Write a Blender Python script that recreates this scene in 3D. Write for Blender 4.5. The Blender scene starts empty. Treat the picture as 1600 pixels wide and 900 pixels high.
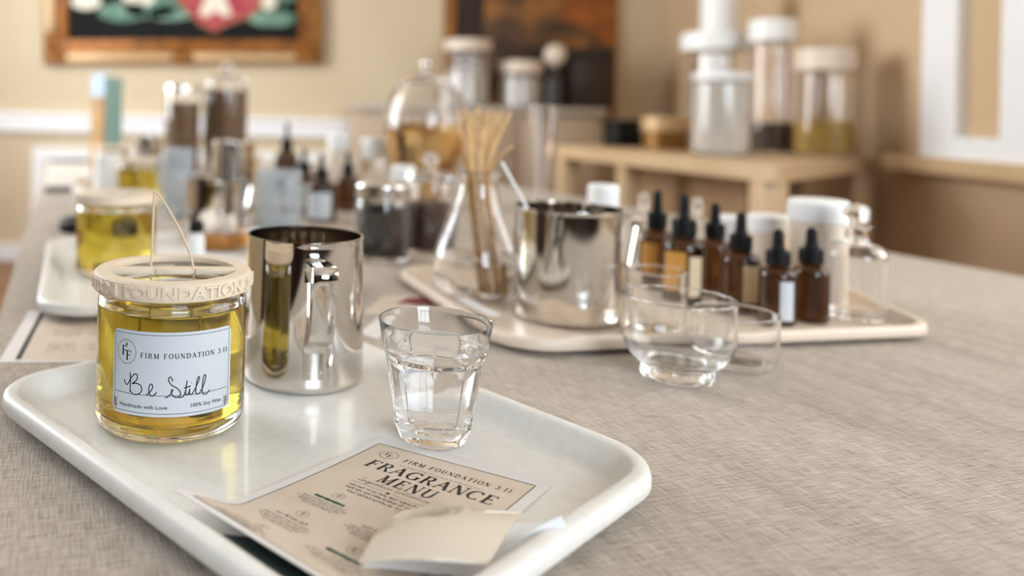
import bpy, bmesh, math, random
from mathutils import Vector, Matrix

# ------------------------------------------------------------------ camera, light, exposure
SC = bpy.context.scene
COL = SC.collection
PI = math.pi
TZ = 0.75                                   # height of the table top above the floor
FPX, CX, CY, CH, ROLL = 1229.0, 450.0, 175.0, 0.2030, math.radians(1.3)

cam_data = bpy.data.cameras.new('camera')
cam = bpy.data.objects.new('camera', cam_data)
COL.objects.link(cam)
cam_data.sensor_width = 36.0
cam_data.lens = 36.0 * FPX / 1600.0
cam_data.shift_x = (800.0 - CX) / 1600.0
cam_data.shift_y = -(450.0 - CY) / 1600.0
cam_data.clip_start = 0.01
cam.matrix_world = Matrix.Translation((0, 0, TZ + CH)) @ Matrix.Rotation(PI / 2, 4, 'X') @ Matrix.Rotation(ROLL, 4, 'Z')
cam_data.dof.use_dof = True
cam_data.dof.focus_distance = 0.458
cam_data.dof.aperture_fstop = 3.3
SC.camera = cam

world = bpy.data.worlds.new('world')
SC.world = world
world.use_nodes = True
world.node_tree.nodes['Background'].inputs['Color'].default_value = (0.75, 0.86, 1.0, 1)
world.node_tree.nodes['Background'].inputs['Strength'].default_value = 1.0

SC.view_settings.view_transform = 'Standard'
SC.view_settings.look = 'None'
SC.view_settings.gamma = 1.0
SC.view_settings.use_curve_mapping = False
SC.view_settings.exposure = 0.0

SC.cycles.use_denoising = True
SC.cycles.max_bounces = 36
SC.cycles.diffuse_bounces = 4
SC.cycles.glossy_bounces = 26
SC.cycles.transmission_bounces = 34
SC.cycles.transparent_max_bounces = 12
SC.cycles.sample_clamp_indirect = 6.0
SC.cycles.blur_glossy = 0.6


def area_light(name, loc, direction, sx, sy, power, color):
    d = bpy.data.lights.new(name, 'AREA')
    d.shape = 'RECTANGLE'
    d.size, d.size_y, d.energy, d.color = sx, sy, power, color
    o = bpy.data.objects.new(name, d)
    COL.objects.link(o)
    o.location = loc
    o.rotation_euler = Vector(direction).to_track_quat('-Z', 'Z').to_euler()
    return o


area_light('daylight_left', (-2.34, 2.85, 1.70), (1, 0, -0.05), 3.0, 1.6, 205, (0.95, 0.98, 1.0))
area_light('daylight_rear', (1.02, -2.56, 1.75), (-0.2, 1, -0.05), 1.45, 1.4, 104, (0.78, 0.89, 1.0))
area_light('daylight_right', (1.555, 0.55, 1.60), (-1, 0.165, 0), 1.3, 1.1, 18, (1.0, 0.97, 0.92))


# ------------------------------------------------------------------ pixel helpers (photo pixel -> world point)
CR, SR = math.cos(ROLL), math.sin(ROLL)


def ray(u, v):
    a, b = (u - CX) / FPX, -(v - CY) / FPX
    return (a * CR - b * SR, 1.0, a * SR + b * CR)


def P(u, v, z=0.0):
    """point at height z above the table top seen at photo pixel (u, v)"""
    r = ray(u, v)
    t = (z - CH) / r[2]
    return Vector((r[0] * t, t, z))


def D(u, v, d):
    """point at depth d seen at photo pixel (u, v); z is above the table top"""
    r = ray(u, v)
    return Vector((r[0] * d, d, CH + r[2] * d))


# ------------------------------------------------------------------ materials
def srgb(r, g, b):
    def f(c):
        c /= 255.0
        return c / 12.92 if c <= 0.04045 else ((c + 0.055) / 1.055) ** 2.4
    return (f(r), f(g), f(b), 1.0)


MATS = {}


def mat(name, color=(0.8, 0.8, 0.8, 1), rough=0.5, metal=0.0, trans=0.0, ior=1.45, spec=0.5, noise=None, bump=None, coat=0.0, sss=0.0):
    if name in MATS:
        return MATS[name]
    m = bpy.data.materials.new(name)
    m.use_nodes = True
    nt = m.node_tree
    b = nt.nodes['Principled BSDF']
    b.inputs['Base Color'].default_value = color
    b.inputs['Roughness'].default_value = rough
    b.inputs['Metallic'].default_value = metal
    b.inputs['Transmission Weight'].default_value = trans
    b.inputs['IOR'].default_value = ior
    b.inputs['Specular IOR Level'].default_value = spec
    b.inputs['Coat Weight'].default_value = coat
    if sss:
        b.inputs['Subsurface Weight'].default_value = sss
        b.inputs['Subsurface Radius'].default_value = (0.01, 0.008, 0.006)
    if noise or bump:
        tc = nt.nodes.new('ShaderNodeTexCoord')
    if noise:                                   # (scale, second colour, detail)
        n = nt.nodes.new('ShaderNodeTexNoise')
        n.inputs['Scale'].default_value = noise[0]
        n.inputs['Detail'].default_value = noise[2] if len(noise) > 2 else 4
        mx = nt.nodes.new('ShaderNodeMix')
        mx.data_type = 'RGBA'
        mx.inputs[6].default_value = color
        mx.inputs[7].default_value = noise[1]
        rp = nt.nodes.new('ShaderNodeMapRange')
        rp.inputs[1].default_value, rp.inputs[2].default_value = 0.35, 0.65
        nt.links.new(tc.outputs['Object'], n.inputs['Vector'])
        nt.links.new(n.outputs['Fac'], rp.inputs[0])
        nt.links.new(rp.outputs[0], mx.inputs[0])
        nt.links.new(mx.outputs[2], b.inputs['Base Color'])
    if bump:                                    # (scale, strength, distance)
        n = nt.nodes.new('ShaderNodeTexNoise')
        n.inputs['Scale'].default_value = bump[0]
        n.inputs['Detail'].default_value = 3
        bp = nt.nodes.new('ShaderNodeBump')
        bp.inputs['Strength'].default_value = bump[1]
        bp.inputs['Distance'].default_value = bump[2]
        nt.links.new(tc.outputs['Object'], n.inputs['Vector'])
        nt.links.new(n.outputs['Fac'], bp.inputs['Height'])
        nt.links.new(bp.outputs['Normal'], b.inputs['Normal'])
    MATS[name] = m
    return m


def cloth_material():
    m = bpy.data.materials.new('linen_cloth')
    m.use_nodes = True
    nt = m.node_tree
    N, L = nt.nodes.new, nt.links.new
    b = nt.nodes['Principled BSDF']
    b.inputs['Roughness'].default_value = 0.92
    b.inputs['Specular IOR Level'].default_value = 0.15
    b.inputs['Sheen Weight'].default_value = 0.15
    tc = N('ShaderNodeTexCoord')
    # threads: noise stretched along the two thread directions
    def thread(rot, sc):
        mp = N('ShaderNodeMapping')
        mp.inputs['Rotation'].default_value = (0, 0, rot)
        mp.inputs['Scale'].default_value = sc
        L(tc.outputs['Object'], mp.inputs['Vector'])
        n = N('ShaderNodeTexNoise')
        n.inputs['Scale'].default_value = 1.0
        n.inputs['Detail'].default_value = 3.0
        n.inputs['Roughness'].default_value = 0.6
        L(mp.outputs['Vector'], n.inputs['Vector'])
        return n.outputs['Fac']
    a = thread(0.0, (60, 900, 60))
    c = thread(0.0, (900, 60, 60))
    big = thread(0.0, (9, 4, 9))
    ad = N('ShaderNodeMath'); ad.operation = 'ADD'
    L(a, ad.inputs[0]); L(c, ad.inputs[1])
    hf = N('ShaderNodeMath'); hf.operation = 'MULTIPLY'; hf.inputs[1].default_value = 0.5
    L(ad.outputs[0], hf.inputs[0])
    cr = N('ShaderNodeValToRGB')
    cr.color_ramp.elements[0].position = 0.38
    cr.color_ramp.elements[0].color = srgb(150, 135, 119)
    cr.color_ramp.elements[1].position = 0.62
    cr.color_ramp.elements[1].color = srgb(206, 194, 179)
    L(hf.outputs[0], cr.inputs[0])
    L(cr.outputs['Color'], b.inputs['Base Color'])
    # weave + soft wrinkles as bump
    def wave(direction, sc):
        w = N('ShaderNodeTexWave')
        w.wave_type = 'BANDS'; w.bands_direction = direction
        w.inputs['Scale'].default_value = sc
        w.inputs['Distortion'].default_value = 1.2
        w.inputs['Detail'].default_value = 1.0
        w.inputs['Detail Scale'].default_value = 0.6
        L(tc.outputs['Object'], w.inputs['Vector'])
        return w.outputs['Fac']
    mu = N('ShaderNodeMath'); mu.operation = 'ADD'
    L(wave('X', 150.0), mu.inputs[0]); L(wave('Y', 210.0), mu.inputs[1])
    b1 = N('ShaderNodeBump'); b1.inputs['Strength'].default_value = 0.35; b1.inputs['Distance'].default_value = 0.0012
    L(mu.outputs[0], b1.inputs['Height'])
    b2 = N('ShaderNodeBump'); b2.inputs['Strength'].default_value = 0.7; b2.inputs['Distance'].default_value = 0.0016
    L(hf.outputs[0], b2.inputs['Height']); L(b1.outputs['Normal'], b2.inputs['Normal'])
    mp = N('ShaderNodeMapping')
    mp.inputs['Rotation'].default_value = (0, 0, 0.30)
    mp.inputs['Scale'].default_value = (22, 2.2, 1)
    L(tc.outputs['Object'], mp.inputs['Vector'])
    wn = N('ShaderNodeTexNoise'); wn.inputs['Scale'].default_value = 1.0; wn.inputs['Detail'].default_value = 1.5
    L(mp.outputs['Vector'], wn.inputs['Vector'])
    b3 = N('ShaderNodeBump'); b3.inputs['Strength'].default_value = 0.55; b3.inputs['Distance'].default_value = 0.02
    L(wn.outputs['Fac'], b3.inputs['Height']); L(b2.outputs['Normal'], b3.inputs['Normal'])
    L(b3.outputs['Normal'], b.inputs['Normal'])
    return m


def painting_material():
    m = bpy.data.materials.new('old_oil_painting')
    m.use_nodes = True
    nt = m.node_tree
    b = nt.nodes['Principled BSDF']
    b.inputs['Roughness'].default_value = 0.5
    tc = nt.nodes.new('ShaderNodeTexCoord')
    n = nt.nodes.new('ShaderNodeTexNoise')
    n.inputs['Scale'].default_value = 4.0
    n.inputs['Detail'].default_value = 2.0
    cr = nt.nodes.new('ShaderNodeValToRGB')
    e = cr.color_ramp.elements
    e[0].position = 0.36; e[0].color = srgb(52, 30, 12)
    e[1].position = 0.68; e[1].color = srgb(150, 96, 40)
    x = e.new(0.52); x.color = srgb(92, 60, 26)
    nt.links.new(tc.outputs['Object'], n.inputs['Vector'])
    nt.links.new(n.outputs['Fac'], cr.inputs[0])
    nt.links.new(cr.outputs['Color'], b.inputs['Base Color'])
    return m


M_CLOTH = cloth_material()
M_PAINTING = painting_material()
M_TRAY = mat('cream_tray_plastic', srgb(234, 232, 226), 0.40, noise=(140, srgb(229, 226, 219), 3), bump=(420, 0.06, 0.0004), coat=0.15)
M_TRAY_BEIGE = mat('beige_tray_plastic', srgb(222, 205, 186), 0.38, bump=(400, 0.05, 0.0004))
M_GLASS = mat('clear_glass', (1, 1, 1, 1), 0.0, trans=1.0, ior=1.47)
M_GLASS_G = mat('greenish_clear_glass', (0.985, 0.996, 0.993, 1), 0.0, trans=1.0, ior=1.47)
M_WATER = mat('water', (1, 1, 1, 1), 0.0, trans=1.0, ior=1.333)
M_OIL = mat('golden_liquid_wax', srgb(226, 204, 78), 0.03, trans=1.0, ior=1.40)
M_AMBERLIQ = mat('amber_liquid', srgb(214, 178, 122), 0.02, trans=1.0, ior=1.35)
M_ORANGELIQ = mat('deep_amber_wax', srgb(214, 140, 30), 0.25, trans=0.35, ior=1.4)
M_AMBER = mat('amber_brown_glass', (0.115, 0.046, 0.012, 1), 0.02, trans=1.0, ior=1.46)
M_AMBER_DARK = mat('dark_amber_glass', (0.12, 0.055, 0.018, 1), 0.03, trans=1.0, ior=1.46)
M_STEEL = mat('polished_steel', (0.68, 0.645, 0.60, 1), 0.07, metal=1.0)
M_STEEL_SAT = mat('satin_steel', (0.70, 0.68, 0.65, 1), 0.18, metal=1.0)
M_PALEGLASS = mat('pale_glass_painted_sheen', srgb(238, 243, 247), 0.12, trans=0.8, ior=1.4)  # pale colour takes in the window reflected by the two pitchers
M_BLACK = mat('black_rubber', srgb(13, 13, 14), 0.5, spec=0.25)
M_LID = mat('cream_printed_lid', srgb(226, 208, 184), 0.55, bump=(600, 0.04, 0.0003))
M_LABEL = mat('white_label_paper', srgb(200, 205, 210), 0.6)
M_LABEL_CREAM = mat('cream_label_paper', srgb(226, 204, 168), 0.6)
M_LABEL_GOLD = mat('gold_label_paper', srgb(196, 142, 66), 0.5)
M_INK = mat('dark_ink', srgb(52, 48, 46), 0.6)
M_INK_BLACK = mat('black_marker_ink', srgb(14, 14, 16), 0.5)
M_INK_BROWN = mat('brown_ink', srgb(96, 62, 38), 0.6)
M_INK_GREY = mat('grey_ink', srgb(118, 104, 94), 0.6)
M_INK_GREEN = mat('green_ink', srgb(58, 112, 88), 0.6)
M_INK_OCHRE = mat('ochre_ink', srgb(158, 112, 48), 0.6)
M_PAPER = mat('white_card_paper', srgb(226, 222, 218), 0.55)
M_PAPER_BEIGE = mat('beige_print', srgb(216, 200, 182), 0.55, noise=(60, srgb(210, 193, 174), 3))
M_GREENSHEET = mat('dark_green_sheet', srgb(44, 62, 56), 0.6)
M_WAXPAPER = mat('glossy_cream_wrapper', srgb(212, 198, 178), 0.16, coat=0.5, sss=0.1)
M_WHITEPAPER = mat('glossy_white_backing', srgb(240, 241, 243), 0.3)
M_WICK = mat('waxed_wick', srgb(222, 196, 164), 0.5)
M_WICKTAB = mat('dark_wick_tab', srgb(40, 26, 16), 0.4)
M_REED = mat('rattan_reed', srgb(228, 192, 140), 0.7, noise=(90, srgb(202, 160, 104), 3))
M_WHITECAP = mat('white_plastic', srgb(240, 240, 238), 0.35)
M_CREAMJAR = mat('cream_plastic', srgb(226, 210, 192), 0.4)
M_BEANS = mat('roasted_beans', srgb(46, 29, 19), 0.5, noise=(190, srgb(20, 11, 7), 2), bump=(190, 0.9, 0.006))
M_BROWNSEED = mat('brown_botanicals', srgb(150, 116, 84), 0.6, noise=(90, srgb(104, 76, 50), 2), bump=(150, 0.9, 0.006))
M_COCOA = mat('brown_beans', srgb(98, 66, 42), 0.55, noise=(150, srgb(52, 32, 20), 2), bump=(150, 0.9, 0.006))
M_YELLOWFILL = mat('yellow_wax_flakes', srgb(206, 170, 84), 0.6, noise=(60, srgb(176, 138, 56), 2), bump=(80, 0.6, 0.006))
M_GREYFILL = mat('dark_grey_grounds', srgb(84, 68, 54), 0.7, noise=(80, srgb(58, 46, 36), 2))
M_WHITEFILL = mat('white_wax_flakes', srgb(236, 228, 216), 0.6, noise=(70, srgb(214, 204, 190), 2))
M_GOLD = mat('gilded_wood', srgb(164, 108, 42), 0.42, metal=0.35, noise=(26, srgb(104, 62, 20), 4), bump=(40, 0.4, 0.01))
M_GOLDLIGHT = mat('bright_gilding', srgb(200, 168, 126), 0.4, metal=0.2)
M_CANVAS = mat('dark_canvas', srgb(27, 28, 29), 0.8, spec=0.15)
M_CR_GREEN = mat('sage_paint', srgb(132, 160, 146), 0.7, noise=(9, srgb(86, 122, 104), 2), spec=0.2)
M_CR_RED = mat('crimson_paint', srgb(158, 40, 56), 0.6, noise=(7, srgb(176, 86, 84), 1))
M_CR_WHITE = mat('cream_paint', srgb(226, 218, 200), 0.6)
M_WALL = mat('cream_wall', srgb(210, 194, 165), 0.85, noise=(2, srgb(207, 190, 160), 2))
M_WALL_R = mat('tan_wall', srgb(208, 180, 146), 0.85)
M_TRIM = mat('white_trim', srgb(243, 244, 246), 0.5)
M_FLOOR = mat('brown_floor', srgb(150, 108, 76), 0.45, noise=(6, srgb(126, 88, 60), 4))
M_CEIL = mat('ceiling_white', srgb(236, 230, 220), 0.9)
M_WOOD = mat('pale_wood', srgb(210, 180, 142), 0.5, noise=(7, srgb(200, 168, 128), 4))
M_WOODBACK = mat('tan_wood_panel', srgb(176, 142, 106), 0.6, noise=(7, srgb(166, 132, 96), 4))
M_BUFFET = mat('greige_painted_wood', srgb(186, 166, 144), 0.6)
M_DARKBOX = mat('dark_lacquer', srgb(46, 38, 34), 0.4)
M_DARKWALL = mat('added_dark_panelling', srgb(70, 50, 37), 0.45, noise=(5, srgb(54, 38, 28), 4))  # dark tone invented for unseen walls, so the steel mirrors dark
M_DARKBOARD = mat('added_dark_board_wood', srgb(52, 34, 24), 0.4, noise=(5, srgb(38, 24, 16), 4))  # for the unseen boards added to darken reflections
M_SHADE = mat('tan_roller_shade', srgb(206, 178, 142), 0.8)
M_TEAL = mat('teal_board', srgb(150, 186, 176), 0.6)
M_PALEBLUE = mat('pale_blue_board', srgb(164, 186, 208), 0.6)
M_OCHRE = mat('ochre_board', srgb(176, 134, 68), 0.6, noise=(16, srgb(142, 100, 48), 2))
M_REDCARD = mat('dark_red_card', srgb(122, 34, 42), 0.6)
M_BROWNTIN = mat('brass_tin', srgb(132, 94, 46), 0.35, metal=0.5)


# ------------------------------------------------------------------ mesh helpers
def link_mesh(name, verts, faces, m, parent=None, smooth=True, angle=40, recalc=True, loc=None):
    bm = bmesh.new()
    vs = [bm.verts.new(v) for v in verts]
    for f in faces:
        try:
            bm.faces.new([vs[i] for i in f])
        except ValueError:
            pass
    return link_bm(name, bm, m, parent, smooth, angle, recalc, loc)


def link_bm(name, bm, m, parent=None, smooth=True, angle=40, recalc=True, loc=None):
    if recalc:
        bmesh.ops.recalc_face_normals(bm, faces=bm.faces)
    me = bpy.data.meshes.new(name)
    bm.to_mesh(me)
    bm.free()
    if smooth:
        me.polygons.foreach_set('use_smooth', [True] * len(me.polygons))
        me.set_sharp_from_angle(angle=math.radians(angle))
    me.materials.append(m)
    o = bpy.data.objects.new(name, me)
    COL.objects.link(o)
    if parent is not None:
        o.parent = parent
    if loc is not None:
        o.location = loc
    return o


def lathe(bm, prof, seg=64, mod=None, x=0.0, y=0.0, close=False):
    """spin (r, z) points around z; r == 0 makes a pole; mod(angle, r, z) may change r"""
    rings = []
    for r, z in prof:
        if r <= 1e-7:
            rings.append([bm.verts.new((x, y, z))])
        else:
            ring = []
            for k in range(seg):
                a = 2 * PI * k / seg
                rr = mod(a, r, z) if mod else r
                ring.append(bm.verts.new((x + rr * math.cos(a), y + rr * math.sin(a), z)))
            rings.append(ring)
    pairs = list(zip(rings[:-1], rings[1:]))
    if close:
        pairs.append((rings[-1], rings[0]))
    for A, B in pairs:
        for k in range(seg):
            k2 = (k + 1) % seg
            if len(A) == 1 and len(B) == 1:
                continue
            if len(A) == 1:
                bm.faces.new((A[0], B[k2], B[k]))
            elif len(B) == 1:
                bm.faces.new((A[k], A[k2], B[0]))
            else:
                bm.faces.new((A[k], A[k2], B[k2], B[k]))


def supported(prof):
    """add a point near the end of a long straight run that meets a short one, so smooth normals stay true"""
    ln = [math.hypot(b[0] - a[0], b[1] - a[1]) for a, b in zip(prof[:-1], prof[1:])]
    out = [prof[0]]
    for i, (a, b) in enumerate(zip(prof[:-1], prof[1:])):
        l = ln[i]
        for near, at in ((ln[i - 1] if i else l, 0), (ln[i + 1] if i + 1 < len(ln) else l, 1)):
            if l > .006 and near and l > 2.2 * near:
                f = min(.25, .6 * near / l)
                f = f if at == 0 else 1 - f
                out.append((a[0] + (b[0] - a[0]) * f, a[1] + (b[1] - a[1]) * f))
        out.append(b)
    return out


def turned(name, prof, m, parent=None, seg=64, mod=None, angle=40, close=False, loc=None):
    bm = bmesh.new()
    lathe(bm, prof if close else supported(prof), seg, mod, close=close)
    if bm.calc_volume(signed=True) < 0:
        bmesh.ops.reverse_faces(bm, faces=bm.faces)
    return link_bm(name, bm, m, parent, angle=angle, recalc=False, loc=loc)


def arc(cx, cz, r, a0, a1, n=6):
    return [(cx + r * math.cos(math.radians(a0 + (a1 - a0) * i / n)), cz + r * math.sin(math.radians(a0 + (a1 - a0) * i / n))) for i in range(n + 1)]


def box(bm, x0, x1, y0, y1, z0, z1, bevel=0.0):
    vs = [bm.verts.new((x, y, z)) for x in (x0, x1) for y in (y0, y1) for z in (z0, z1)]
    idx = [(0, 1, 3, 2), (4, 6, 7, 5), (0, 4, 5, 1), (2, 3, 7, 6), (0, 2, 6, 4), (1, 5, 7, 3)]
    fs = [bm.faces.new([vs[i] for i in f]) for f in idx]
    if bevel:
        es = list({e for f in fs for e in f.edges})
        bmesh.ops.bevel(bm, geom=es, offset=bevel, segments=2, affect='EDGES', profile=0.5)


def boxes(name, lst, m, parent=None, bevel=0.0, loc=None):
    bm = bmesh.new()
    for b in lst:
        box(bm, *b, bevel=bevel)
    return link_bm(name, bm, m, parent, angle=30, loc=loc)


def tube(bm, pts, rad, seg=10, cap=True):
    pts = [Vector(p) for p in pts]
    rings = []
    prev = None
    for i, p in enumerate(pts):
        t = (pts[min(i + 1, len(pts) - 1)] - pts[max(i - 1, 0)]).normalized()
        if prev is None:
            ref = Vector((0, 0, 1)) if abs(t.z) < 0.9 else Vector((1, 0, 0))
            n = t.cross(ref).normalized()
        else:
            n = (prev - t * prev.dot(t)).normalized()
        prev = n
        b = t.cross(n)
        r = rad(i / (len(pts) - 1)) if callable(rad) else rad
        rings.append([bm.verts.new(p + (n * math.cos(2 * PI * k / seg) + b * math.sin(2 * PI * k / seg)) * r) for k in range(seg)])
    for A, B in zip(rings[:-1], rings[1:]):
        for k in range(seg):
            bm.faces.new((A[k], A[(k + 1) % seg], B[(k + 1) % seg], B[k]))
    if cap:
        bm.faces.new(rings[0])
        bm.faces.new(list(reversed(rings[-1])))


def catmull(pts, n=6):
    pts = [tuple(p) for p in pts]
    if len(pts) < 3:
        return pts
    out = []
    ext = [pts[0]] + pts + [pts[-1]]
    for i in range(1, len(ext) - 2):
        p0, p1, p2, p3 = ext[i - 1], ext[i], ext[i + 1], ext[i + 2]
        for k in range(n):
            t = k / n
            out.append(tuple(0.5 * (2 * b + (c - a) * t + (2 * a - 5 * b + 4 * c - d) * t * t + (3 * b - a - 3 * c + d) * t ** 3)
                             for a, b, c, d in zip(p0, p1, p2, p3)))
    out.append(pts[-1])
    return out


def strap(bm, path, width, thick):
    """flat strap: path is (x, z) in the plane y = 0, width along y"""
    n = len(path)
    L, R = [], []
    for i, (x, z) in enumerate(path):
        a, b = path[max(i - 1, 0)], path[min(i + 1, n - 1)]
        tx, tz = b[0] - a[0], b[1] - a[1]
        l = math.hypot(tx, tz) or 1
        nx, nz = tz / l, -tx / l
        w = width(i / (n - 1)) if callable(width) else width
        e = thick * 0.3
        q = []
        for (o, yy) in ((-0.5, -w / 2 + e), (-0.5, w / 2 - e), (-0.2, w / 2), (0.2, w / 2), (0.5, w / 2 - e), (0.5, -w / 2 + e), (0.2, -w / 2), (-0.2, -w / 2)):
            q.append(bm.verts.new((x + nx * thick * o, yy, z + nz * thick * o)))
        L.append(q)
    for A, B in zip(L[:-1], L[1:]):
        for k in range(8):
            bm.faces.new((A[k], A[(k + 1) % 8], B[(k + 1) % 8], B[k]))
    bm.faces.new(L[0])
    bm.faces.new(list(reversed(L[-1])))


# ------------------------------------------------------------------ scene bookkeeping
def tag(o, label, cat, group=None, kind=None):
    if label:
        o['label'] = label
    if cat:
        o['category'] = cat
    if group:
        o['group'] = group
    if kind:
        o['kind'] = kind
    return o


def thing(name, label, cat, loc, rotz=0.0, group=None):
    o = bpy.data.objects.new(name, None)
    COL.objects.link(o)
    o.empty_display_size = 0.02
    o.location = (loc[0], loc[1], TZ + loc[2])
    o.rotation_euler = (0, 0, rotz)
    return tag(o, label, cat, group)


def struct(o):
    o['kind'] = 'structure'
    return o


def copy_tree(o, parent=None):
    c = o.copy()
    COL.objects.link(c)
    c.parent = parent
    for ch in list(o.children):
        copy_tree(ch, c)
    return c


def dup(root, label, loc, rotz=0.0, group=None, scale=None):
    c = copy_tree(root)
    c.location = (loc[0], loc[1], TZ + loc[2])
    c.rotation_euler = (0, 0, rotz)
    c['label'] = label
    if group:
        c['group'] = group
    if scale:
        c.scale = scale
    return c


def facing(loc):
    """z rotation that turns local -Y towards the camera"""
    return math.atan2(-loc[0], loc[1])


# ------------------------------------------------------------------ lettering
def serif(ch):
    """strokes of a serif capital: list of point lists (x, y, width), and the advance"""
    T, t = 0.19, 0.075

    def sf(x, y, w=0.15):
        return [(x - w, y, t), (x + w, y, t)]

    def ell(cx, cy, rx, ry, a0, a1, n=22):
        out = []
        for i in range(n + 1):
            a = math.radians(a0 + (a1 - a0) * i / n)
            out.append((cx + rx * math.cos(a), cy + ry * math.sin(a), t + (T - t) * abs(math.cos(a)) ** 1.3))
        return out
    b0, b1 = 0.028, 0.972
    S = {
        'F': ([[(.17, 0, T), (.17, 1, T)], sf(.17, b0), [(.02, b1, t), (.66, b1, t)], [(.64, b1, t), (.64, .80, t)], [(.17, .52, t), (.48, .52, t)], [(.48, .62, t), (.48, .42, t)]], .74),
        'I': ([[(.17, 0, T), (.17, 1, T)], sf(.17, b0), sf(.17, b1)], .40),
        'R': ([[(.17, 0, T), (.17, 1, T)], sf(.17, b0), [(.02, b1, t), (.40, b1, t)], ell(.38, .74, .22, .232, 90, -90), [(.17, .51, t), (.40, .51, t)], [(.42, .50, .09), (.68, .03, T), (.82, b0, t)]], .84),
        'M': ([[(.14, 0, t), (.14, 1, t)], sf(.14, b0, .12), [(.02, b1, t), (.2, b1, t)], [(.16, 1, T), (.50, .04, T)], [(.50, .04, t), (.84, 1, t)], [(.88, 0, T), (.88, 1, T)], sf(.88, b0), [(.82, b1, t), (1.02, b1, t)]], 1.10),
        'O': ([ell(.44, .5, .36, .475, 0, 360, 36)], .90),
        'U': ([[(.17, 1, T), (.17, .35, T)] + [(x, y, w) for x, y, w in ell(.44, .33, .27, .31, 180, 360)] + [(.71, 1, t)], sf(.17, b1), sf(.71, b1, .12)], .90),
        'N': ([[(.14, 0, t), (.14, 1, t)], sf(.14, b0, .12), [(.02, b1, t), (.2, b1, t)], [(.15, 1, T), (.74, .02, T)], [(.76, 0, t), (.76, 1, t)], sf(.76, b1, .12)], .92),
        'D': ([[(.17, 0, T), (.17, 1, T)], [(.02, b0, t), (.40, b0, t)], [(.02, b1, t), (.40, b1, t)], ell(.36, .5, .40, .472, 90, -90)], .88),
        'A': ([[(.08, .02, t), (.42, 1, t)], [(.40, 1, T), (.76, .02, T)], [(.2, .35, t), (.62, .35, t)], sf(.08, b0, .1), sf(.76, b0, .13)], .88),
        'T': ([[(.38, 0, T), (.38, 1, T)], sf(.38, b0), [(.02, b1, t), (.74, b1, t)], [(.04, b1, t), (.04, .78, t)], [(.72, b1, t), (.72, .78, t)]], .78),
        'G': ([ell(.46, .5, .38, .475, 48, 312, 30), [(.74, .06, T), (.74, .42, T)], [(.58, .44, t), (.86, .44, t)], [(.74, .98, t), (.74, .74, t)]], .92),
        'C': ([ell(.46, .5, .38, .475, 45, 315, 30), [(.74, .98, t), (.74, .72, t)]], .86),
        'E': ([[(.17, 0, T), (.17, 1, T)], [(.02, b0, t), (.66, b0, t)], [(.02, b1, t), (.64, b1, t)], [(.63, b1, t), (.63, .80, t)], [(.65, b0, t), (.65, .22, t)], [(.17, .52, t), (.48, .52, t)], [(.48, .62, t), (.48, .42, t)]], .76),
        '3': ([ell(.28, .74, .22, .23, 150, -80), ell(.28, .27, .25, .25, 80, -150)], .62),
        '1': ([[(.22, 0, T), (.22, 1, T)], sf(.22, b0), [(.08, .84, t), (.22, .97, t)]], .46),
        ':': ([[(.12, .08, .13), (.12, .2, .13)], [(.12, .5, .13), (.12, .62, .13)]], .30),
        ' ': ([], .42),
    }
    return S[ch]


def ribbon(pts):
    """centre line (x, y, width) -> quads (list of 4 (x, y))"""
    out = []
    n = len(pts)
    e = []
    for i, (x, y, w) in enumerate(pts):
        a, b = pts[max(i - 1, 0)], pts[min(i + 1, n - 1)]
        tx, ty = b[0] - a[0], b[1] - a[1]
        l = math.hypot(tx, ty) or 1
        e.append(((x - ty / l * w / 2, y + tx / l * w / 2), (x + ty / l * w / 2, y - tx / l * w / 2)))
    for A, B in zip(e[:-1], e[1:]):
        out.append([A[0], A[1], B[1], B[0]])
    return out


def sub_line(pts, n):
    out = []
    for a, b in zip(pts[:-1], pts[1:]):
        for k in range(n):
            out.append(tuple(p + (q - p) * k / n for p, q in zip(a, b)))
    out.append(pts[-1])
    return out


def serif_polys(text, x0, y0, x1, h, gap=0.16, slant=0.0):
    """polygons of a serif line that starts at (x0, y0) and ends at x1, cap height h"""
    adv = [(serif(c)[1] + gap) for c in text]
    total = sum(adv) - gap
    sx = (x1 - x0) / total
    out, x = [], 0.0
    for c, a in zip(text, adv):
        for st in serif(c)[0]:
            for q in ribbon(sub_line(st, 2)):
                out.append([(x0 + (px + x + slant * py) * sx, y0 + py * h) for px, py in q])
        x += a
    return out


def font_polys(text, x0, y0, x1, h, bold=0.0, slant=0.0):
    """polygons of sans lettering fitted between x0 and x1 with cap height h"""
    cu = bpy.data.curves.new('lettering_curve', 'FONT')
    cu.body = text
    cu.size = 1.0
    cu.offset = bold
    cu.resolution_u = 3
    o = bpy.data.objects.new('lettering_curve', cu)
    COL.objects.link(o)
    bpy.context.view_layer.update()
    dg = bpy.context.evaluated_depsgraph_get()
    me = o.evaluated_get(dg).to_mesh()
    vs = [(v.co.x, v.co.y) for v in me.vertices]
    fs = [list(p.vertices) for p in me.polygons]
    o.evaluated_get(dg).to_mesh_clear()
    bpy.data.objects.remove(o)
    bpy.data.curves.remove(cu)
    lo, hi = min(v[0] for v in vs), max(v[0] for v in vs)
    cap = 0.69
    sx = (x1 - x0) / (hi - lo)
    return [[(x0 + (vs[i][0] - lo + slant * vs[i][1]) * sx, y0 + vs[i][1] / cap * h) for i in f] for f in fs]


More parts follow.
